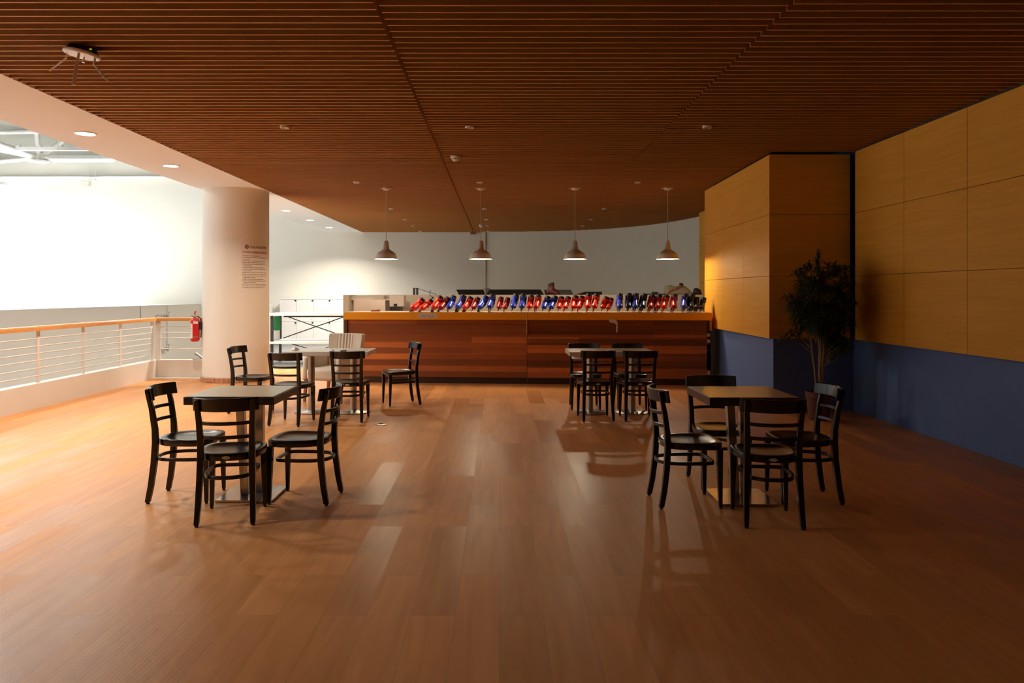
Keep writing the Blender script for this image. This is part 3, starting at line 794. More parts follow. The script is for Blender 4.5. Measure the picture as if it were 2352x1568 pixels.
# ================================================================== COUNTER
# front edge runs from (-2.545, 12.12) to (3.36, 11.70): right end stands nearer
CA = Vector((-2.545, 12.12, 0)); CB = Vector((3.36, 11.70, 0))
ct = (CB - CA).normalized(); cn = Vector((-ct.y, ct.x, 0)); CL = (CB - CA).length
CRZ = math.atan2(ct.y, ct.x)
def cpos(u, d, z=0.0):
    return CA + ct * u + cn * d + Vector((0, 0, z))
def cu(px):     # distance along the front for a ray through picture column px
    k = (px - 1147) / 1700
    return (k * CA.y - CA.x) / (ct.x - k * ct.y)
UJ = cu(1210.5)
def counter(u0, u1, lab, mat, last):
    t = thing('service_counter', lab, 'counter', cpos(u0, 0), CRZ, 'counter units')
    L_ = u1 - u0
    b = MB(); b.box(0.0, L_, 0.0, 0.75, 1.035, 1.152); b.build('worktop', 'orange', t, bevel=0.0)
    t.children  # keep
    b = MB(); b.box(0.0, L_, 0.012, 0.75, 1.1525, 1.156); b.build('top_sheet', 'ctop', t)
    x1 = L_ - (0.07 if last else 0.0); x0 = 0.0 if last else 0.055
    b = MB(); b.box(x0, x1, 0.035, 0.06, 0.10, 1.035); b.build('front_boards', mat, t)
    b = MB(); b.box(x0, x1, 0.05, 0.09, 0.0, 0.10); b.build('plinth', 'plinth', t)
    b = MB(); b.box(0.06 if not last else 0.0, x1, 0.062, 0.72, 0.06, 1.03); b.build('carcass', 'plinth', t)
    if not last:
        b = MB(); b.box(0.0, 0.05, 0.0, 0.75, 0.0, 1.034); b.build('end_panel', 'counter_side', t, bevel=0.002)
        b = MB(); b.box(-0.006, 0.0, 0.002, 0.75, 1.03, 1.155); b.build('edge_strip', 'counter_side', t)
        b = MB(); b.box(L_ - 0.004, L_ + 0.003, -0.003, 0.75, 0.80, 1.158); b.build('joint_strip', 'laminate_pale', t)
    else:
        b = MB()
        b.box(x1, L_, 0.03, 0.045, 0.86, 1.03)
        b.box(x1, L_, 0.35, 0.37, 0.0, 0.86)
        for z in (0.0, 0.12, 0.545, 0.65, 0.75, 0.84): b.box(x1, L_, 0.04, 0.36, z, z + 0.022)
        b.box(L_ - 0.012, L_, 0.03, 0.36, 0.0, 0.86)
        b.build('end_shelf', 'plinth', t)
        b = MB(); b.box(L_ - 0.03, L_ + 0.004, 0.02, 0.74, 0.87, 1.034); b.build('end_panel', 'handrail', t)
    return t
counter(0, UJ - 0.003, 'left half of the orange topped counter with dark wooden boards', 'board_l', False)
counter(UJ + 0.003, CL, 'right half of the orange topped counter with a white tape on its boards', 'board_r', True)
for z, h, d, lab in ((0.772, 0.055, 0.10, 'upper small pale box in the narrow shelf at the counter end'), (0.672, 0.058, 0.09, 'middle small pale box in the narrow shelf at the counter end'), (0.142, 0.095, 0.10, 'lowest pale box in the narrow shelf at the counter end')):
    b = MB(); b.box(CL - 0.064, CL - 0.016, 0.05, 0.05 + d, z + 0.0005, z + h)
    o = b.build('storage_box', 'white', bevel=0.003); o.location = CA; o.rotation_euler = (0, 0, CRZ)
    tag(o, lab, 'box', 'boxes in the counter end shelf')

# paper sign on the fascia
sg = thing('paper_sign', 'small white paper sign with three printed lines on the orange fascia', 'sign', cpos(cu(961), -0.002, 1.060), CRZ)
SW = cu(1000) - cu(961)
b = MB(); b.box(0, SW, -0.0015, 0, 0, 0.078); b.build('sheet', 'paper', sg)
def sgline(words, z, h):
    b = MB(); r_ = random.Random(int(z * 1e4))
    for (a, e) in words:
        u = a * SW
        while u < e * SW:
            s_ = r_.uniform(0.0026, 0.004)
            b.box(u, u + s_, -0.0024, -0.0015, z, z + h * r_.choice((0.7, 1, 1, 0.85))); u += s_ + 0.0028
    return b
vs, fs = text_mesh('PATENLERİ ALIRKEN', 0.0155); k = SW * 0.72 / max(v.x for v in vs)
b = MB().add([(SW * 0.04 + v.x * k, -0.0024 - 0 * v.z, 0.060 + v.y) for v in vs], fs); b2 = sgline([(0.80, 0.95)], 0.060, 0.011); b.add(b2.v, b2.f); b.build('printed_line', 'ink', sg)
sgline([(0.09, 0.38), (0.42, 0.71), (0.75, 0.90)], 0.036, 0.010).build('printed_line', 'ink', sg)
sgline([(0.05, 0.17), (0.21, 0.45), (0.49, 0.95)], 0.013, 0.011).build('printed_line', 'ink', sg)
b = MB(); b.add([(0.0, 0, 0), (0.014, 0, 0), (0.020, 0, 0.062), (0.006, 0, 0.056), (0.0, -.001, 0), (0.014, -.001, 0), (0.020, -.001, 0.062), (0.006, -.001, 0.056)], [(0, 1, 2, 3), (7, 6, 5, 4), (0, 4, 5, 1), (1, 5, 6, 2), (2, 6, 7, 3), (3, 7, 4, 0)])
o = b.build('paper_scrap', 'paper'); o.location = cpos(cu(1002.5), -0.001, 1.062); o.rotation_euler = (0, 0, CRZ)
tag(o, 'narrow white paper scrap stuck beside the small paper sign', 'paper')
# peeling white tape
b = MB()
path = [(0.0, 1.045, 0.045), (0.015, 1.05, 0.062), (0.055, 1.045, 0.062), (0.095, 1.033, 0.058), (0.118, 1.005, 0.040), (0.126, 0.965, 0.022), (0.126, 0.90, 0.020), (0.122, 0.855, 0.012)]
U = cu(1399)
rg = []
for i, (u, z, w_) in enumerate(path):
    tx = Vector(path[min(i + 1, len(path) - 1)][:2]) - Vector(path[max(i - 1, 0)][:2]); tx.normalize(); nn = Vector((-tx.y, tx.x)) * w_ / 2
    d0 = -0.012 if i < 5 else 0.02
    rg.append([cpos(U + u - nn.x, d0, z - nn.y - 0.02), cpos(U + u + nn.x, d0, z + nn.y - 0.02), cpos(U + u + nn.x, d0 + 0.0012, z + nn.y - 0.02), cpos(U + u - nn.x, d0 + 0.0012, z - nn.y - 0.02)])
b.loft(rg)
tag(b.build('white_tape', 'white'), 'curled white tape hanging below the orange fascia', 'tape')
# ================================================================== ICE SKATES ON THE COUNTER
def make_skate(shell, base, label):
    """toe towards local -y, sole edge of the blade at z = 0"""
    t = thing('ice_skate', label, 'ice skate', (0, 0, 0), 0, 'rental ice skates on the counter')
    n = 18
    def ring(y, cz, w_, h, flat=0.55):
        r_ = []
        for j in range(n):
            a = 2 * PI * j / n
            zz = math.sin(a); xx = math.cos(a)
            zz = zz if zz > 0 else max(zz, -flat)
            r_.append((w_ * xx, y, cz + h * zz))
        return r_
    b = MB()
    b.loft([ring(-0.148, 0.080, 0.010, 0.010), ring(-0.143, 0.082, 0.034, 0.026), ring(-0.128, 0.086, 0.046, 0.038), ring(-0.095, 0.094, 0.051, 0.050),
            ring(-0.06, 0.105, 0.052, 0.068), ring(-0.02, 0.118, 0.052, 0.090), ring(0.02, 0.126, 0.050, 0.104), ring(0.06, 0.126, 0.047, 0.106), ring(0.09, 0.118, 0.042, 0.095), ring(0.105, 0.108, 0.024, 0.05)])
    b.build('shell', shell, t, smooth=60)
    def hring(z, cy, rx, ry, dz=0.0):
        return [(rx * math.cos(2 * PI * j / n), cy + ry * math.sin(2 * PI * j / n), z - dz * math.sin(2 * PI * j / n)) for j in range(n)]
    b = MB()
    b.loft([hring(0.120, 0.036, 0.050, 0.066, 0.03), hring(0.150, 0.036, 0.055, 0.074, 0.03), hring(0.158, 0.036, 0.054, 0.072, 0.028), hring(0.200, 0.034, 0.053, 0.066, 0.012), hring(0.236, 0.030, 0.058, 0.066), hring(0.246, 0.029, 0.060, 0.067), hring(0.248, 0.029, 0.054, 0.060)])
    b.build('cuff', shell, t, smooth=50)
    b = MB()
    b.loft([hring(0.235, 0.029, 0.050, 0.058), hring(0.264, 0.027, 0.051, 0.057, 0.010), hring(0.280, 0.026, 0.049, 0.054, 0.014), hring(0.278, 0.026, 0.040, 0.045, 0.012)])
    b.build('liner', 'liner', t, smooth=50)
    b = MB()
    b.bar([(0, -0.135, 0.072), (0, -0.118, 0.022)], (1, 0, 0), (0, 1, 0), [0.030, 0.008], [0.02, 0.05])
    b.bar([(0, -0.075, 0.075), (0, -0.09, 0.022)], (1, 0, 0), (0, 1, 0), [0.030, 0.008], [0.05, 0.09])
    b.bar([(0, 0.070, 0.082), (0, 0.068, 0.022)], (1, 0, 0), (0, 1, 0), [0.036, 0.008], [0.07, 0.11])
    b.bar([(0, -0.135, 0.026), (0, 0.125, 0.026)], (1, 0, 0), (0, 0, 1), 0.008, 0.014)
    b.build('blade_holder', base, t)
    b = MB(); b.add([(sx, y, z) for sx in (-0.0018, 0.0018) for y, z in ((-0.148, 0.012), (-0.138, 0.0), (0.128, 0.0), (0.134, 0.008), (0.132, 0.024), (-0.142, 0.024))],
                    [(0, 1, 2, 3, 4, 5), (11, 10, 9, 8, 7, 6)] + [(i, (i + 1) % 6, (i + 1) % 6 + 6, i + 6) for i in range(6)])
    b.build('blade', 'blade', t)
    b = MB()
    for (z, y) in ((0.150, 0.0), (0.205, 0.0)):
        b.box(0.046, 0.056, y - 0.012, y + 0.03, z - 0.006, z + 0.006); b.box(0.052, 0.059, y + 0.012, y + 0.024, z - 0.010, z + 0.010)
    b.build('buckle', 'black', t)
    note_kids(t)
    return t
protos = {'O': ('sk_red', 'sk_red', 'bright red'), 'R': ('sk_dred', 'sk_dred', 'shaded red'), 'B': ('sk_blue', 'sk_dblue', 'royal blue'), 'N': ('sk_dblue', 'black', 'shaded blue')}
made = {}
A1 = (900, 640); A2 = (1270, 640)
SK = [(A1, 235, 445, 395, 262, 'O'), (A1, 345, 447, 512, 278, 'O'), (A1, 520, 430, 640, 215, 'O'), (A1, 600, 440, 745, 245, 'R'), (A1, 735, 445, 815, 225, 'B'), (A1, 862, 447, 955, 220, 'B'),
      (A1, 960, 445, 1055, 240, 'O'), (A1, 1060, 440, 1150, 245, 'R'), (A1, 1155, 445, 1265, 228, 'B'), (A1, 1310, 447, 1350, 208, 'B'), (A1, 1418, 447, 1470, 245, 'R'), (A1, 1505, 443, 1560, 250, 'R'),
      (A1, 1605, 447, 1675, 208, 'B'), (A1, 1745, 447, 1775, 205, 'B'), (A1, 1838, 450, 1885, 222, 'O'), (A1, 1935, 450, 1982, 220, 'O'), (A1, 2022, 452, 2115, 242, 'B'), (A1, 2115, 455, 2215, 242, 'B'),
      (A1, 2238, 458, 2300, 250, 'O'), (A2, 140, 457, 218, 252, 'O'), (A2, 258, 460, 318, 240, 'O'), (A2, 345, 460, 402, 245, 'O'), (A2, 458, 460, 498, 215, 'O'), (A2, 545, 462, 608, 222, 'O'),
      (A2, 660, 460, 738, 255, 'O'), (A2, 745, 460, 802, 270, 'O'), (A2, 895, 462, 925, 215, 'B'), (A2, 1020, 462, 1050, 203, 'N'), (A2, 1105, 460, 1145, 210, 'B'), (A2, 1190, 462, 1262, 218, 'N'),
      (A2, 1305, 460, 1372, 232, 'R'), (A2, 1398, 462, 1470, 232, 'R'), (A2, 1495, 462, 1565, 235, 'O'), (A2, 1625, 464, 1678, 225, 'R'), (A2, 1775, 462, 1825, 218, 'B'), (A2, 1870, 462, 1922, 225, 'N'), (A2, 1945, 460, 1985, 260, 'N'), (A2, 2015, 455, 2075, 260, 'N')]
ordn = ['leftmost', 'second', 'third', 'fourth', 'fifth', 'sixth', 'seventh', 'eighth', 'ninth', 'tenth', 'eleventh', 'twelfth', 'thirteenth', 'fourteenth', 'fifteenth', 'sixteenth', 'seventeenth']
cnt = {}
rnd = random.Random(3)
tot = {}
for s_ in SK: tot[s_[-1]] = tot.get(s_[-1], 0) + 1
for (o_, bx, by, tx, ty, c) in SK:
    pxb = o_[0] + bx / 5.88; pyb = o_[1] + by / 5.88
    dx = (tx - bx) / 5.88; dy = (by - ty) / 5.88
    shell, base, nm = protos[c]
    k = cnt.get(c, 0); cnt[c] = k + 1
    if k == 0: lab = '%s plastic ice skate in the counter row, leftmost %s one' % (nm, nm)
    elif k == tot[c] - 1: lab = '%s plastic ice skate in the counter row, rightmost %s one' % (nm, nm)
    else: lab = '%s plastic ice skate in the counter row, %s %s one from the left' % (nm, ordn[k], nm)
    if c not in made: made[c] = make_skate(shell, base, lab); o = made[c]
    else: o = copy_tree(made[c]); o['label'] = lab
    lean = math.atan2(dx, dy)
    u = cu(pxb)
    size = math.hypot(dx, dy) * 12.05 / 1700 / 0.284
    size = max(0.78, min(1.08, size))
    p = cpos(u, 0.20, 1.1565 + 0.004 * abs(math.sin(lean)))
    o.location = p
    yaw = rnd.uniform(-0.16, 0.10) + CRZ
    o.rotation_euler = Euler((0, lean, yaw), 'XYZ')
    o.rotation_mode = 'XYZ'
    o.scale = (size * 0.95, size, size)
# odd dark red skate left on the low wall
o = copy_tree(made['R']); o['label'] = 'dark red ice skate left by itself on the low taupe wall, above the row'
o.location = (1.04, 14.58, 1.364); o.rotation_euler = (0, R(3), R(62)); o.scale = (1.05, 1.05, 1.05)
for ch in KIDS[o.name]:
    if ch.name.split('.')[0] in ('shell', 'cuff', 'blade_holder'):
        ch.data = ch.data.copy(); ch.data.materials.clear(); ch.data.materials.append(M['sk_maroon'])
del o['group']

# ================================================================== CAFE CHAIRS
def make_chair():
    """sitter faces local +y; origin on the floor under the seat centre"""
    t = thing('cafe_chair', 'x', 'chair', (0, 0, 0), 0, 'black wooden cafe chairs')
    n = 40
    def outline(s, z):
        r_ = []
        for j in range(n):
            a = 2 * PI * j / n
            c, s_ = math.cos(a), math.sin(a)
            p = 4.6 if s_ > 0 else 3.0
            rr = (abs(c) ** p + abs(s_) ** p) ** (-1 / p)
            x = rr * c; y = rr * s_
            wx = 0.200 + (0.006 if y > 0 else 0.022 * y)
            r_.append((x * wx * s, 0.0 + y * 0.203 * s, z))
        return r_
    b = MB()
    b.loft([outline(0.955, 0.402), outline(0.985, 0.405), outline(0.995, 0.412), outline(1.0, 0.438), outline(0.985, 0.447), outline(0.96, 0.449), outline(0.82, 0.4485), outline(0.77, 0.4445), outline(0.6, 0.4375), outline(0.3, 0.434), outline(0.02, 0.433)])
    b.build('seat', 'seat', t, smooth=30)
    for sx in (-1, 1):
        b = MB()
        pts = [(sx * 0.172, -0.236, 0.012), (sx * 0.168, -0.216, 0.12), (sx * 0.162, -0.196, 0.28), (sx * 0.158, -0.188, 0.43), (sx * 0.158, -0.192, 0.52), (sx * 0.163, -0.212, 0.66), (sx * 0.170, -0.238, 0.775), (sx * 0.171, -0.243, 0.796), (sx * 0.171, -0.245, 0.803)]
        b.bar(pts, (1, 0, 0), (0, 1, 0), [0.030, 0.034, 0.038, 0.039, 0.037, 0.034, 0.031, 0.026, 0.014], [0.036, 0.039, 0.041, 0.041, 0.038, 0.034, 0.029, 0.024, 0.013])
        lg = b.build('leg', 'chair', t, bevel=0.005)
        b = MB(); b.lathe([(0.012, 0.0), (0.013, 0.008), (0.012, 0.013)], (sx * 0.172, -0.236, 0), 12); b.build('glide', 'black', lg)
        b = MB()
        pts = [(sx * 0.176, 0.172, 0.012), (sx * 0.172, 0.168, 0.22), (sx * 0.170, 0.166, 0.404)]
        b.bar(pts, (1, 0, 0), (0, 1, 0), [0.024, 0.034, 0.042], [0.024, 0.034, 0.042])
        lg = b.build('leg', 'chair', t, bevel=0.004)
        b = MB(); b.lathe([(0.010, 0.0), (0.011, 0.008), (0.010, 0.013)], (sx * 0.176, 0.172, 0), 12); b.build('glide', 'black', lg)
    def arcbar(z, half, h, th, y0, bulge, k=14):
        b = MB(); pts = []
        rg = []
        for i in range(k + 1):
            x = -half + 2 * half * i / k
            y = y0 - bulge * (1 - (x / half) ** 2)
            s_ = math.atan(2 * bulge * x / half ** 2)
            nx, ny = -math.sin(s_), math.cos(s_)
            lean = 0.16
            rg.append([(x - nx * th / 2, y - ny * th / 2 + lean * h / 2, z - h / 2), (x + nx * th / 2, y + ny * th / 2 + lean * h / 2, z - h / 2), (x + nx * th / 2, y + ny * th / 2 - lean * h / 2, z + h / 2), (x - nx * th / 2, y - ny * th / 2 - lean * h / 2, z + h / 2)])
        return b.loft(rg)
    arcbar(0.768, 0.200, 0.086, 0.020, -0.190, 0.080, 20).build('top_rail', 'chair', t, bevel=0.006, smooth=30)
    arcbar(0.650, 0.157, 0.023, 0.016, -0.206, 0.055, 20).build('back_slat', 'chair', t, bevel=0.003, smooth=30)
    arcbar(0.560, 0.154, 0.023, 0.016, -0.194, 0.050, 20).build('back_slat', 'chair', t, bevel=0.003, smooth=30)
    # bentwood ring below the seat
    b = MB(); rg = []; k = 48
    for j in range(k):
        a = 2 * PI * j / k; c, s_ = math.cos(a), math.sin(a)
        p = 6.0 if s_ > 0 else 2.6
        rr = (abs(c) ** p + abs(s_) ** p) ** (-1 / p)
        x, y = rr * c * 0.152, -0.02 + rr * s_ * (0.166 if s_ > 0 else 0.205)
        nx, ny = c, s_
        z = 0.302
        rg.append([(x - nx * 0.009, y - ny * 0.009, z - 0.012), (x + nx * 0.009, y + ny * 0.009, z - 0.012), (x + nx * 0.009, y + ny * 0.009, z + 0.012), (x - nx * 0.009, y - ny * 0.009, z + 0.012)])
    b.loft(rg, closed=True).build('stretcher_ring', 'chair', t, bevel=0.003, smooth=30)
    b = MB(); rg = []
    for yy in (-0.2055, -0.2015):
        rg.append([(0.026 * math.cos(2 * PI * j / 20), yy, 0.424 + 0.0105 * math.sin(2 * PI * j / 20)) for j in range(20)])
    bd = b.loft(rg).build('maker_badge', 'badge', t, smooth=40); bd['label'] = 'small cream oval badge'
    note_kids(t)
    return t
CH = make_chair()
CHAIRS = [  # rear feet middle, front feet middle, label
    ((-1.740, 4.69), (-1.795, 5.09), 'black wooden chair seen from behind at the near left table'),
    ((-2.466, 5.355), (-2.07, 5.365), 'black wooden chair at the left side of the near left table, facing right'),
    ((-1.187, 5.31), (-1.563, 5.342), 'black wooden chair at the right side of the near left table, facing left'),
    ((1.10, 5.228), (1.462, 5.242), 'black wooden chair at the left side of the near right table, facing right'),
    ((1.722, 4.63), (1.767, 5.04), 'black wooden chair seen from behind at the near right table'),
    ((2.395, 5.33), (2.005, 5.345), 'black wooden chair at the right side of the near right table, before the potted tree'),
    ((1.69, 5.955), (1.70, 5.55), 'black wooden chair on the far side of the near right table, facing the camera'),
    ((-3.27, 9.18), (-2.88, 9.12), 'black wooden chair standing before the column, side on to the pale table'),
    ((-2.385, 8.18), (-2.325, 8.55), 'black wooden chair seen from behind at the left half of the long pale table'),
    ((-1.735, 8.40), (-1.735, 8.78), 'black wooden chair seen from behind before the cream armchair'),
    ((-1.11, 9.895), (-1.477, 9.736), 'black wooden chair standing alone between the tables, facing left'),
    ((1.137, 8.475), (1.118, 8.88), 'black wooden chair seen from behind, left one at the table before the counter'),
    ((1.620, 8.475), (1.622, 8.88), 'black wooden chair seen from behind, right one at the table before the counter'),
    ((1.105, 9.73), (1.09, 9.30), 'black wooden chair facing the camera between counter and table, left of the two'),
    ((1.67, 9.72), (1.672, 9.32), 'black wooden chair facing the camera between counter and table, right of the two'),
]
for i, (r_, f_, lab) in enumerate(CHAIRS):
    o = CH if i == 0 else copy_tree(CH)
    r_ = Vector(r_); f_ = Vector(f_); d = (f_ - r_).normalized()
    c = r_ + d * 0.236 if i not in () else (r_ + f_) / 2
    o.location = (c.x, c.y, 0)
    o.rotation_euler = (0, 0, math.atan2(-d.x, d.y))
    o['label'] = lab

# ================================================================== TABLES
def square_table(loc, lab, rz, px_):
    t = thing('cafe_table', lab, 'table', loc, rz, 'square cafe tables')
    b = MB(); b.box(-0.312, 0.312, -0.312, 0.312, 0.703, 0.757); b.build('table_edge', 'table_edge', t, bevel=0.002)
    b = MB(); b.box(-0.302, 0.302, -0.302, 0.302, 0.7565, 0.7605); b.build('tabletop', 'laminate', t, bevel=0.001)
    bx, by = px_
    b = MB(); b.box(bx - 0.20, bx + 0.20, by - 0.21, by + 0.20, 0.004, 0.018); b.build('base_plate', 'steel', t, bevel=0.002)
    for (xt, xb, y) in ((bx - 0.085, bx - 0.045, by - 0.03), (bx + 0.035, bx + 0.035, by + 0.05)):
        b = MB(); b.bar([(xb, y, 0.018), (xt, y, 0.704)], (1, 0, 0), (0, 1, 0), 0.056, 0.056); b.build('post', 'steel', t, bevel=0.003)
    return t
square_table((-1.865, 5.41, 0), 'square dark edged beige table at the near left with a square steel foot', 0, (0.065, 0.0))
square_table((1.75, 5.37, 0), 'square dark edged beige table at the near right in shade', 0, (-0.02, -0.05))
def long_table(loc, lab, edge, xs, rz=0.0):
    t = thing('pedestal_table', lab, 'table', loc, rz, 'long pale tables with two round feet')
    b = MB(); b.box(-0.52, 0.52, -0.305, 0.305, 0.712, 0.757); b.build('table_edge', 'laminate_pale', t, bevel=0.004)
    b = MB(); b.box(-0.52, 0.52, -0.305, 0.305, 0.7572, 0.763); b.build('tabletop', edge, t, bevel=0.002)
    for x in xs:
        b = MB(); b.lathe([(0.205, 0.004), (0.205, 0.012), (0.19, 0.018), (0.06, 0.024), (0.042, 0.03)], (x, -0.06, 0), 48); ft = b.build('round_foot', 'steel_dull', t, smooth=40)
        b = MB(); b.lathe([(0.040, 0.028), (0.040, 0.70)], (x, -0.06, 0), 24); b.lathe([(0.10, 0.695), (0.10, 0.712)], (x, -0.06, 0), 20); b.build('pole', 'steel_dull', t, smooth=40)
    return t
long_table((-2.10, 9.20, 0), 'long cream table with two round feet in front of the armchair', 'laminate_pale', (-0.22, 0.30))
t = long_table((1.36, 9.17, 0), 'long beige table with two round feet in front of the counter, four chairs around', 'laminate', (-0.245, 0.275))
b = MB(); b.lathe([(0.10, 0.0), (0.103, 0.006), (0.103, 0.030), (0.098, 0.036)], (0, 0, 0), 28)
# ribbed plate edge under the left corner of that table
b.build('corner_block', 'white', t, loc=(-0.38, -0.19, 0.676), smooth=40)

def crumple(loc, s, lab, seed):
    r_ = random.Random(seed); b = MB(); rings = []
    for i in range(5):
        z = s * (0.0, 0.25, 0.55, 0.85, 1.0)[i]; rad = s * (0.7, 0.95, 0.8, 0.5, 0.12)[i]
        rings.append([(rad * r_.uniform(.6, 1.15) * math.cos(2 * PI * j / 9) * 1.3, rad * r_.uniform(.6, 1.15) * math.sin(2 * PI * j / 9), z * r_.uniform(.8, 1.15) if i else 0) for j in range(9)])
    b.loft(rings)
    return tag(b.build('paper_napkin', 'paper', loc=loc), lab, 'napkin', 'napkins left on the tables')
crumple((-2.52, 9.12, 0.7635), 0.045, 'crumpled white napkin at the left end of the long cream table', 1)
crumple((-2.03, 8.98, 0.7635), 0.028, 'smaller crumpled napkin beside the pen on the long cream table', 2)
b = MB(); b.tube([(0, 0, 0.006), (0.07, 0.02, 0.006)], 0.006, 8); b.box(0.01, 0.03, -0.008, 0.012, 0.0, 0.008)
tag(b.build('pen', 'black', loc=(-1.93, 8.99, 0.7632)), 'small black pen lying on the long cream table', 'pen')
b = MB(); b.box(0, 0.16, 0, 0.004, 0, 0.004); b.tube([(0.16, 0, 0.004), (0.175, 0.0, 0.004)], 0.005, 8)
tag(b.build('drinking_straw', 'ivory', loc=(-1.80, 9.06, 0.7632)), 'thin pale straw lying on the long cream table', 'straw')
b = MB(); b.loft([[(0, -0.035, 0.0), (0, 0.035, 0), (0, 0.035, 0.004), (0, -0.035, 0.004)], [(0.05, -0.03, 0.012), (0.05, 0.04, 0.008), (0.05, 0.04, 0.013), (0.05, -0.03, 0.017)], [(0.10, -0.03, 0.003), (0.10, 0.03, 0.010), (0.10, 0.03, 0.014), (0.10, -0.03, 0.007)]])
tag(b.build('paper_napkin', 'paper', loc=(1.30, 9.02, 0.7635)), 'flat folded napkin in the middle of the table before the counter', 'napkin', 'napkins left on the tables')

# floor socket
fs_ = thing('floor_socket', 'small round metal floor socket set in the boards near the left tables', 'socket', (-1.325, 8.28, 0.0))
b = MB(); b.lathe([(0.062, 0.0), (0.062, 0.006), (0.045, 0.008), (0.045, 0.003), (0.001, 0.003)], n=28, cap0=False); b.build('ring', 'steel_dull', fs_, smooth=30)
b = MB(); b.box(-0.02, 0.022, -0.015, 0.02, 0.003, 0.018); b.build('flap', 'steel', fs_, bevel=0.002)
# ================================================================== ARMCHAIR, RACK, LOCKERS
ac = thing('armchair', 'cream upholstered armchair with a gathered back behind the long pale table', 'armchair', (-2.26, 10.22, 0), R(180 - 20))
# local +y = the way the sitter faces
b = MB(); b.box(-0.255, 0.255, -0.22, 0.34, 0.29, 0.455); b.build('seat', 'cream_fab', ac, bevel=0.045, smooth=60, seg=4)
def slab(rows, th, k=28, pleat=0.0):
    """curved upright cushion: rows of (z, half width, y)"""
    b = MB(); rg = []
    for (z, hw, y) in rows:
        r_ = []
        for i in range(k + 1):
            u = -1 + 2 * i / k
            pl = pleat * math.sin(u * 34) * max(0, 1 - (u / 0.62) ** 2)
            r_.append((u * hw, y + 0.05 * u * u + pl, z))
        for i in range(k + 1):
            u = 1 - 2 * i / k
            r_.append((u * (hw - 0.0), y - th + 0.05 * u * u, z))
        rg.append(r_)
    return b.loft(rg)
rows = [(0.30, 0.22, -0.22), (0.45, 0.235, -0.235), (0.6, 0.25, -0.255), (0.75, 0.262, -0.28), (0.86, 0.268, -0.298), (0.885, 0.262, -0.302), (0.893, 0.235, -0.312)]
o = slab(rows, 0.09, 56, 0.009).build('backrest', 'cream_fab', ac, bevel=0.02, smooth=50, seg=3); o.location.x = 0.0
for sx in (1, -1):
    b = MB(); off = 0.0 if sx > 0 else 0.07
    b.loft([[(sx * 0.32, -0.30, 0.29), (sx * 0.255, -0.30, 0.29), (sx * 0.25, -0.30, 0.70), (sx * 0.305, -0.30, 0.70)],
            [(sx * 0.33, 0.0, 0.29), (sx * 0.255, 0.0, 0.29), (sx * 0.255, 0.0, 0.66), (sx * 0.32, 0.0, 0.66)],
            [(sx * 0.33, 0.33, 0.29), (sx * 0.265, 0.33, 0.29), (sx * 0.265, 0.30, 0.60), (sx * 0.325, 0.30, 0.60)]])
    ar = b.build('armrest', 'cream_fab', ac, bevel=0.025, smooth=60, seg=3); ar.location.x = off
    for y in (0.31, -0.25):
        b = MB(); b.bar([(sx * 0.285, y + 0.01, 0.0), (sx * 0.27, y - 0.01, 0.30)], (1, 0, 0), (0, 1, 0), [0.028, 0.042], [0.028, 0.042]); b.build('leg', 'redwood', ac)

rk = thing('storage_rack', 'white topped black steel rack with crossed braces left of the counter', 'rack', (-4.0, 15.45, 0))
def rl(x, y, z): return (x + 4.0, y - 15.45, z)
X0, X1, Y0, Y1 = -4.66, -2.90, 15.0, 15.9
for z in (1.005, 0.435):
    b = MB(); p = rl(X0 - 0.05, Y0 - 0.04, z); q = rl(X1 + 0.05, Y1 + 0.04, z + 0.045); b.box(p[0], q[0], p[1], q[1], p[2], q[2]); b.build('shelf', 'white', rk, bevel=0.004)
    for y in (Y1,):
        b = MB(); p = rl(X0 + 0.03, y - 0.02, z - 0.06); q = rl(X1, y + 0.02, z - 0.002); b.box(p[0], q[0], p[1], q[1], p[2], q[2]); b.build('rail', 'rack', rk)
for x, y in ((-4.615, Y0 + 0.02), (-4.70, Y1 - 0.02), (-3.24, Y1 - 0.02), (X1 - 0.02, Y0 + 0.02), (X1 - 0.02, Y1 - 0.02)):
    b = MB(); p = rl(x - 0.025, y - 0.02, 0); b.box(p[0], p[0] + 0.05, p[1], p[1] + 0.04, 0.0, 1.004); b.build('post', 'rack', rk)
for (za, zb) in ((0.50, 0.985), (0.03, 0.42)):
    b = MB(); b.tube([rl(X0 + 0.03, Y1, zb), rl(-3.24, Y1, za)], 0.011, 8); b.build('brace', 'rack', rk)
    b = MB(); b.tube([rl(X0 + 0.03, Y1 - 0.03, za), rl(-3.24, Y1 - 0.03, zb)], 0.011, 8); b.build('brace', 'rack', rk)
gc = thing('canister', 'green canister with a white lower half on the left end of the rack', 'canister', (-4.66, 15.5, 0.4805))
b = MB(); b.lathe([(0.058, 0.0), (0.062, 0.01), (0.060, 0.21), (0.05, 0.22)], n=24); b.build('body', 'white', gc, smooth=40)
b = MB(); b.lathe([(0.058, 0.20), (0.070, 0.22), (0.072, 0.24), (0.072, 0.46), (0.064, 0.485), (0.05, 0.495)], n=24); b.build('sleeve', 'green', gc, smooth=40)

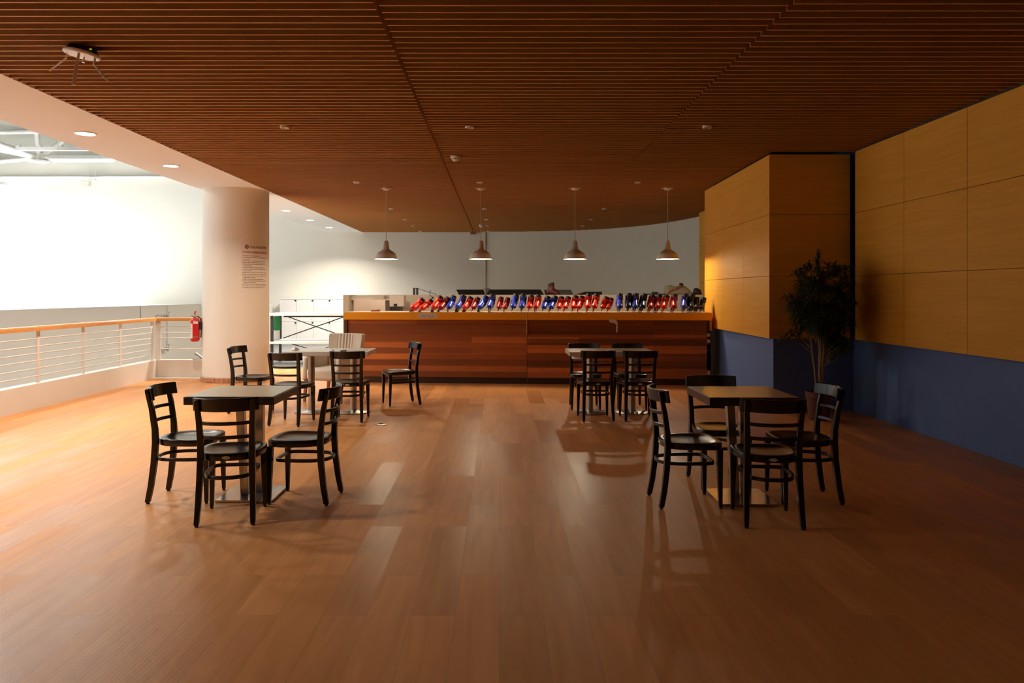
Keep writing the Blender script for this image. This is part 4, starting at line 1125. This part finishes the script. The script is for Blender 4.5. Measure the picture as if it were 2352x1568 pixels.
# lockers along the rear wall, one unit per column
LK = thing('locker', 'x', 'locker', (0, 0, 0), 0, 'white lockers along the rear wall')
b = MB(); b.box(-0.238, 0.238, 0.012, 0.44, 0.05, 1.275); b.build('body', 'locker', LK)
b = MB(); b.box(-0.2385, 0.2385, -0.012, 0.44, 1.278, 1.325); b.build('top', 'locker', LK, bevel=0.003)
b = MB(); b.box(-0.236, 0.236, 0.03, 0.42, 0, 0.05); b.build('plinth', 'locker', LK)
for z0, z1 in ((0.66, 1.272), (0.055, 0.652)):
    b = MB(); b.box(-0.234, 0.234, -0.006, 0.0115, z0, z1); d_ = b.build('door', 'locker', LK, bevel=0.002)
    b = MB(); b.box(0.185, 0.228, -0.016, -0.0055, z1 - 0.05, z1 - 0.008); lk = b.build('lock', 'black', d_); lk['label'] = 'small dark square lock'
    if z0 < 0.5:
        b = MB()
        for zz in (z1 + 0.06, z1 - 0.09): b.lathe([(0.011, 0), (0.011, 0.01)], (0.19, 0, 0), 10) if False else b.box(0.18, 0.198, -0.010, -0.0055, zz - 0.009, zz + 0.009)
        b.build('screw', 'black', d_)
note_kids(LK)
for i, lab in enumerate(('tall white two-door locker at the left end of the locker row', 'tall white two-door locker, second from the left end', 'white two-door locker in the middle of the row', 'white two-door locker, second from the right end', 'white two-door locker mostly hidden behind the counter end')):
    o = LK if i == 0 else copy_tree(LK)
    o.location = (-5.94 + 0.4775 * i, 20.82, 0); o['label'] = lab
b = MB(); b.box(-6.66, -6.44, 20.85, 21.2, 0, 1.15)
tag(b.build('tall_box', 'white', bevel=0.01), 'plain white box standing between the column and the lockers', 'box')

# ---------------------------------------------------------------- things behind the counter
b = MB()
b.box(-2.58, -2.02, 13.1, 13.13, 0.0, 1.345)
tag(b.build('partition_board', 'mauve', bevel=0.003), 'pale mauve upright panel behind the left part of the counter', 'panel')
sh = thing('wall_shelf', 'stepped taupe ledge shelf above the pale mauve panel', 'shelf', (-2.75, 14.0, 1.36))
b = MB(); b.box(0.0, 0.60, -0.25, 0.19, 0.0, 0.055); b.box(0.40, 0.80, -0.25, 0.19, -0.03, 0.0); b.build('board', 'low_wall', sh)
b = MB(); b.box(0.0, 0.42, -0.26, -0.25, -0.025, 0.02); b.build('lip', 'laminate_pale', sh)
pr = thing('printer', 'pale box shaped printer with a dark tray behind the counter', 'printer', (-1.95, 13.7, 1.10))
b = MB(); b.box(-0.06, 0.20, -0.15, 0.2, 0.12, 0.32); b.build('body', 'mauve', pr, bevel=0.008)
b = MB(); b.box(-0.06, 0.14, -0.14, 0.2, 0.0, 0.118); b.build('tray', 'black', pr, bevel=0.008)
b = MB(); b.box(0.02, 0.08, -0.17, -0.15, 0.13, 0.17); b.build('knob', 'black', pr)
b = MB(); b.box(-2.62, -1.6, 13.3, 14.0, 1.0, 1.098); b.box(-2.62, -1.6, 13.3, 14.0, 0.0, 0.04); b.box(-2.62, -2.58, 13.3, 14.0, 0.04, 1.0); b.box(-1.64, -1.6, 13.3, 14.0, 0.04, 1.0)
tag(b.build('desk', 'low_wall'), 'taupe desk unit carrying the printer behind the counter', 'desk')
b = MB(); b.loft([[(0, 0, 0), (0.14, 0, 0), (0.14, 0, 0.035), (0, 0, 0.026)], [(0, 0.09, 0), (0.14, 0.09, 0), (0.14, 0.09, 0.035), (0, 0.09, 0.026)]])
o = b.build('wooden_block', 'redwood'); o.location = cpos(cu(840), 0.35, 1.1565); o.rotation_euler = (0, 0, CRZ); tag(o, 'small dark red wooden block lying on the counter near its left end', 'block')
# black boards lying aslant on the low wall
def slant(lab, top, bot, y, z0, z1, back=0.10):
    """leaning board: top edge (x0,x1) leans back from bottom edge (x0,x1)"""
    b = MB()
    (a0, a1), (b0, b1) = top, bot
    b.add([(b0, y, z0), (b1, y, z0), (a1, y + back, z1), (a0, y + back, z1), (b0, y + 0.02, z0 - 0.0), (b1, y + 0.02, z0), (a1, y + back + 0.02, z1), (a0, y + back + 0.02, z1)],
          [(0, 1, 2, 3), (7, 6, 5, 4), (0, 4, 5, 1), (1, 5, 6, 2), (2, 6, 7, 3), (3, 7, 4, 0)])
    return tag(b.build('black_board', 'black'), lab, 'board', 'black boards on the low wall')
def xx(px, y): return (px - 1147) / 1700 * y
Y = 14.21
slant('black slanted board on the low wall, left of the pale vertical wall edge', (xx(1047, Y), xx(1110, Y)), (xx(1054, Y), xx(1115, Y)), Y, 1.4325, 1.532)
slant('long black slanted board on the low wall, left of the lone dark red skate', (xx(1125, Y), xx(1242, Y)), (xx(1117, Y), xx(1250, Y)), Y, 1.4325, 1.535)
slant('black slanted board behind the lone dark red skate', (xx(1249, 14.72), xx(1311, 14.72)), (xx(1254, 14.72), xx(1322, 14.72)), 14.70, 1.3605, 1.530, 0.04)
slant('thin black board at the right of the lone dark red skate', (xx(1345, Y), xx(1385, Y)), (xx(1322, Y), xx(1382, Y)), Y, 1.4325, 1.49)
b = MB(); b.box(0, 0.38, 0, 0.10, 0, 0.02); b.box(0.13, 0.25, 0.02, 0.08, 0.02, 0.055); b.box(0.08, 0.38, -0.01, 0.08, -0.0, 0.012)
o = tag(b.build('black_tray', 'black', bevel=0.003), 'flat black tray with a lump on top, beside the canvas bag', 'tray'); o.location = (xx(1483, Y), Y + 0.01, 1.4325)
# bracket with rod
br = thing('steel_hook', 'black double bracket with a thin rod sloping to the third skate', 'bracket', (xx(948, Y), Y + 0.03, 1.4325))
b = MB(); b.box(0, 0.042, 0, 0.05, 0, 0.125); b.box(0.060, 0.10, 0, 0.05, 0, 0.125); b.box(0, 0.10, 0, 0.05, 0.118, 0.130); b.build('bracket', 'black', br)
b = MB(); b.tube([(0.09, 0.0, 0.122), (0.46, -0.10, 0.005)], 0.005, 6); b.build('rod', 'black', br)
b = MB(); b.tube([(0.36, -0.09, 0.085), (0.335, -0.09, 0.06), (0.33, -0.09, 0.02), (0.35, -0.1, -0.02), (0.385, -0.12, -0.05)], 0.005, 6); b.lathe([(0.016, -0.02), (0.016, 0.02)], (0.39, -0.12, -0.055), 8); b.build('cable', 'black', br)
b = MB(); b.loft([[(0, 0, 0), (0.09, 0, 0), (0.09, 0, 0.11), (0.05, 0, 0.125), (0.015, 0, 0.125), (0, 0, 0.10)], [(0, 0.05, 0), (0.09, 0.05, 0), (0.09, 0.05, 0.11), (0.05, 0.05, 0.125), (0.015, 0.05, 0.125), (0, 0.05, 0.10)]]); b.tube([(0.01, 0.02, 0.115), (-0.11, -0.02, 0.085)], 0.005, 6)
o = tag(b.build('wall_clamp', 'black'), 'small black clamp on the low wall below the vertical wall edge', 'clamp'); o.location = (xx(1116, Y), Y + 0.10, 1.4325)
# canvas bag
bg = thing('canvas_bag', 'slumped olive canvas bag with rust strap on the right end of the low wall', 'bag', (3.44, 14.28, 1.433))
r_ = random.Random(8)
b = MB(); rg = []
for i, (x, h, w_) in enumerate(((-0.25, 0.05, 0.03), (-0.235, 0.17, 0.07), (-0.15, 0.19, 0.085), (-0.05, 0.155, 0.085), (0.05, 0.175, 0.085), (0.14, 0.165, 0.08), (0.20, 0.12, 0.07), (0.26, 0.06, 0.05), (0.28, 0.02, 0.02))):
    rg.append([(x + r_.uniform(-.01, .01), w_ * math.cos(2 * PI * j / 14), h / 2 + h / 2 * (math.sin(2 * PI * j / 14) if math.sin(2 * PI * j / 14) > 0 else max(-1, 1.6 * math.sin(2 * PI * j / 14)))) for j in range(14)])
b.loft(rg); b.build('body', 'bag', bg, smooth=60)
b = MB(); b.tube([(-0.22, -0.085, 0.02), (-0.17, -0.10, 0.08), (-0.05, -0.10, 0.11), (0.04, -0.08, 0.16), (0.03, -0.02, 0.20), (0.08, 0.0, 0.21), (0.10, -0.05, 0.16)], 0.014, 8); b.build('strap', 'bag_orange', bg, smooth=True)
b = MB(); b.lathe([(0.035, -0.02), (0.04, 0.0), (0.03, 0.03)], (0.06, -0.03, 0.195), 12); b.build('buckle', 'black', bg)
b = MB(); b.loft([[(x, w_ * math.cos(2 * PI * j / 12), h / 2 + h / 2 * math.sin(2 * PI * j / 12)) for j in range(12)] for x, h, w_ in ((0, .04, .03), (.02, .12, .055), (.08, .13, .06), (.14, .10, .05), (.17, .03, .02))])
o = tag(b.build('dark_pouch', 'liner', smooth=60), 'small dark pouch squeezed between the canvas bag and the oak panels', 'pouch'); o.location = (3.735, 14.28, 1.433)

# ================================================================== POTTED TREE
pt = thing('potted_plant', 'tall bushy artificial tree in a brown pot before the oak pier', 'plant', (3.72, 8.62, 0))
b = MB(); b.lathe([(0.105, 0.0), (0.115, 0.01), (0.135, 0.25), (0.150, 0.255), (0.152, 0.32), (0.142, 0.33), (0.132, 0.30)], n=36, cap1=False); b.build('pot', 'terracotta', pt, smooth=40)
b = MB(); b.lathe([(0.134, 0.28), (0.08, 0.295), (0.001, 0.30)], n=24, cap0=False); b.build('soil', 'soil', pt, smooth=60)
rnd = random.Random(12)
tips = []
for (x0, y0, x1, y1, z1, r0) in ((-0.02, 0.0, -0.10, 0.02, 1.15, 0.016), (0.01, 0.01, 0.02, 0.0, 1.55, 0.020), (0.03, -0.02, 0.05, -0.05, 1.30, 0.017), (0.0, -0.03, -0.02, -0.10, 1.0, 0.012)):
    pts = [(x0 + (x1 - x0) * k_ / 6 + rnd.uniform(-.006, .006), y0 + (y1 - y0) * k_ / 6, 0.29 + (z1 - 0.29) * k_ / 6) for k_ in range(7)]
    b = MB(); b.tube(pts, [r0 * (1 - 0.55 * k_ / 6) for k_ in range(7)], 8); b.build('stem', 'bark', pt, smooth=True)
C0 = Vector((0.03, 0.0, 1.40))
roset = []
while len(roset) < 190:
    p = Vector((rnd.uniform(-1, 1), rnd.uniform(-1, 1), rnd.uniform(-1, 1)))
    if 0.3 < (abs(p.x) ** 2.6 + abs(p.y) ** 2.6 + abs(p.z) ** 2.6) ** (1 / 2.6) < 1:
        q = C0 + Vector((p.x * 0.36, p.y * 0.33, p.z * 0.42))
        roset.append((q, p.normalized()))
roset += [(Vector((-0.02, 0, 1.84)), Vector((0, 0, 1))), (Vector((-0.01, 0, 1.92)), Vector((0, 0, 1))), (Vector((-0.22, 0, 1.72)), Vector((-.5, 0, 1))), (Vector((0.22, 0, 1.72)), Vector((.4, 0, 1))),
          (Vector((-0.34, 0, 1.0)), Vector((-1, 0, -.2))), (Vector((-0.42, -0.05, 0.97)), Vector((-1, 0, -.2))), (Vector((-0.28, -0.05, 1.03)), Vector((-1, 0, 0))), (Vector((-0.24, 0.05, 1.1)), Vector((-1, 0, 0))), (Vector((-0.37, 0, 1.42)), Vector((-1, 0, .2)))]
for _ in range(16):
    roset.append((Vector((rnd.uniform(0.06, 0.30), rnd.uniform(-.15, .15), rnd.uniform(0.72, 1.0))), Vector((rnd.uniform(-.2, 1), rnd.uniform(-1, 1), -0.1)).normalized()))
b = MB(); tw = MB()
for q, d in roset:
    base = q - d * 0.09
    anchor = Vector((q.x * 0.25, q.y * 0.25, max(0.6, min(1.5, q.z - 0.18))))
    tw.tube([anchor, (anchor + base) / 2 + Vector((0, 0, -0.01)), q], [0.006, 0.004, 0.003], 5)
    for k_ in range(24):
        a = rnd.uniform(0, 2 * PI); el = rnd.uniform(-0.5, 1.1)
        u = Vector((math.cos(a) * math.cos(el), math.sin(a) * math.cos(el), math.sin(el)))
        u = (u * 0.8 + d * 0.6).normalized()
        L_ = rnd.uniform(0.085, 0.15); wd = rnd.uniform(0.008, 0.013)
        s_ = u.cross(Vector((0, 0, 1)))
        s_ = s_.normalized() if s_.length > 0.05 else Vector((1, 0, 0))
        p0 = base + (q - base) * rnd.uniform(0.2, 1.0); p1 = p0 + u * L_ * 0.5; p2 = p0 + u * L_ + Vector((0, 0, -0.28 * L_ - 0.01))
        nrm = u.cross(s_) * 0.0012
        b.add([p0, p1 - s_ * wd, p1 + nrm * 2, p1 + s_ * wd, p2], [(0, 1, 2), (0, 2, 3), (1, 4, 2), (2, 4, 3)])
fo = b.build('foliage', 'leaf', pt)
tw.build('twigs', 'bark', pt)
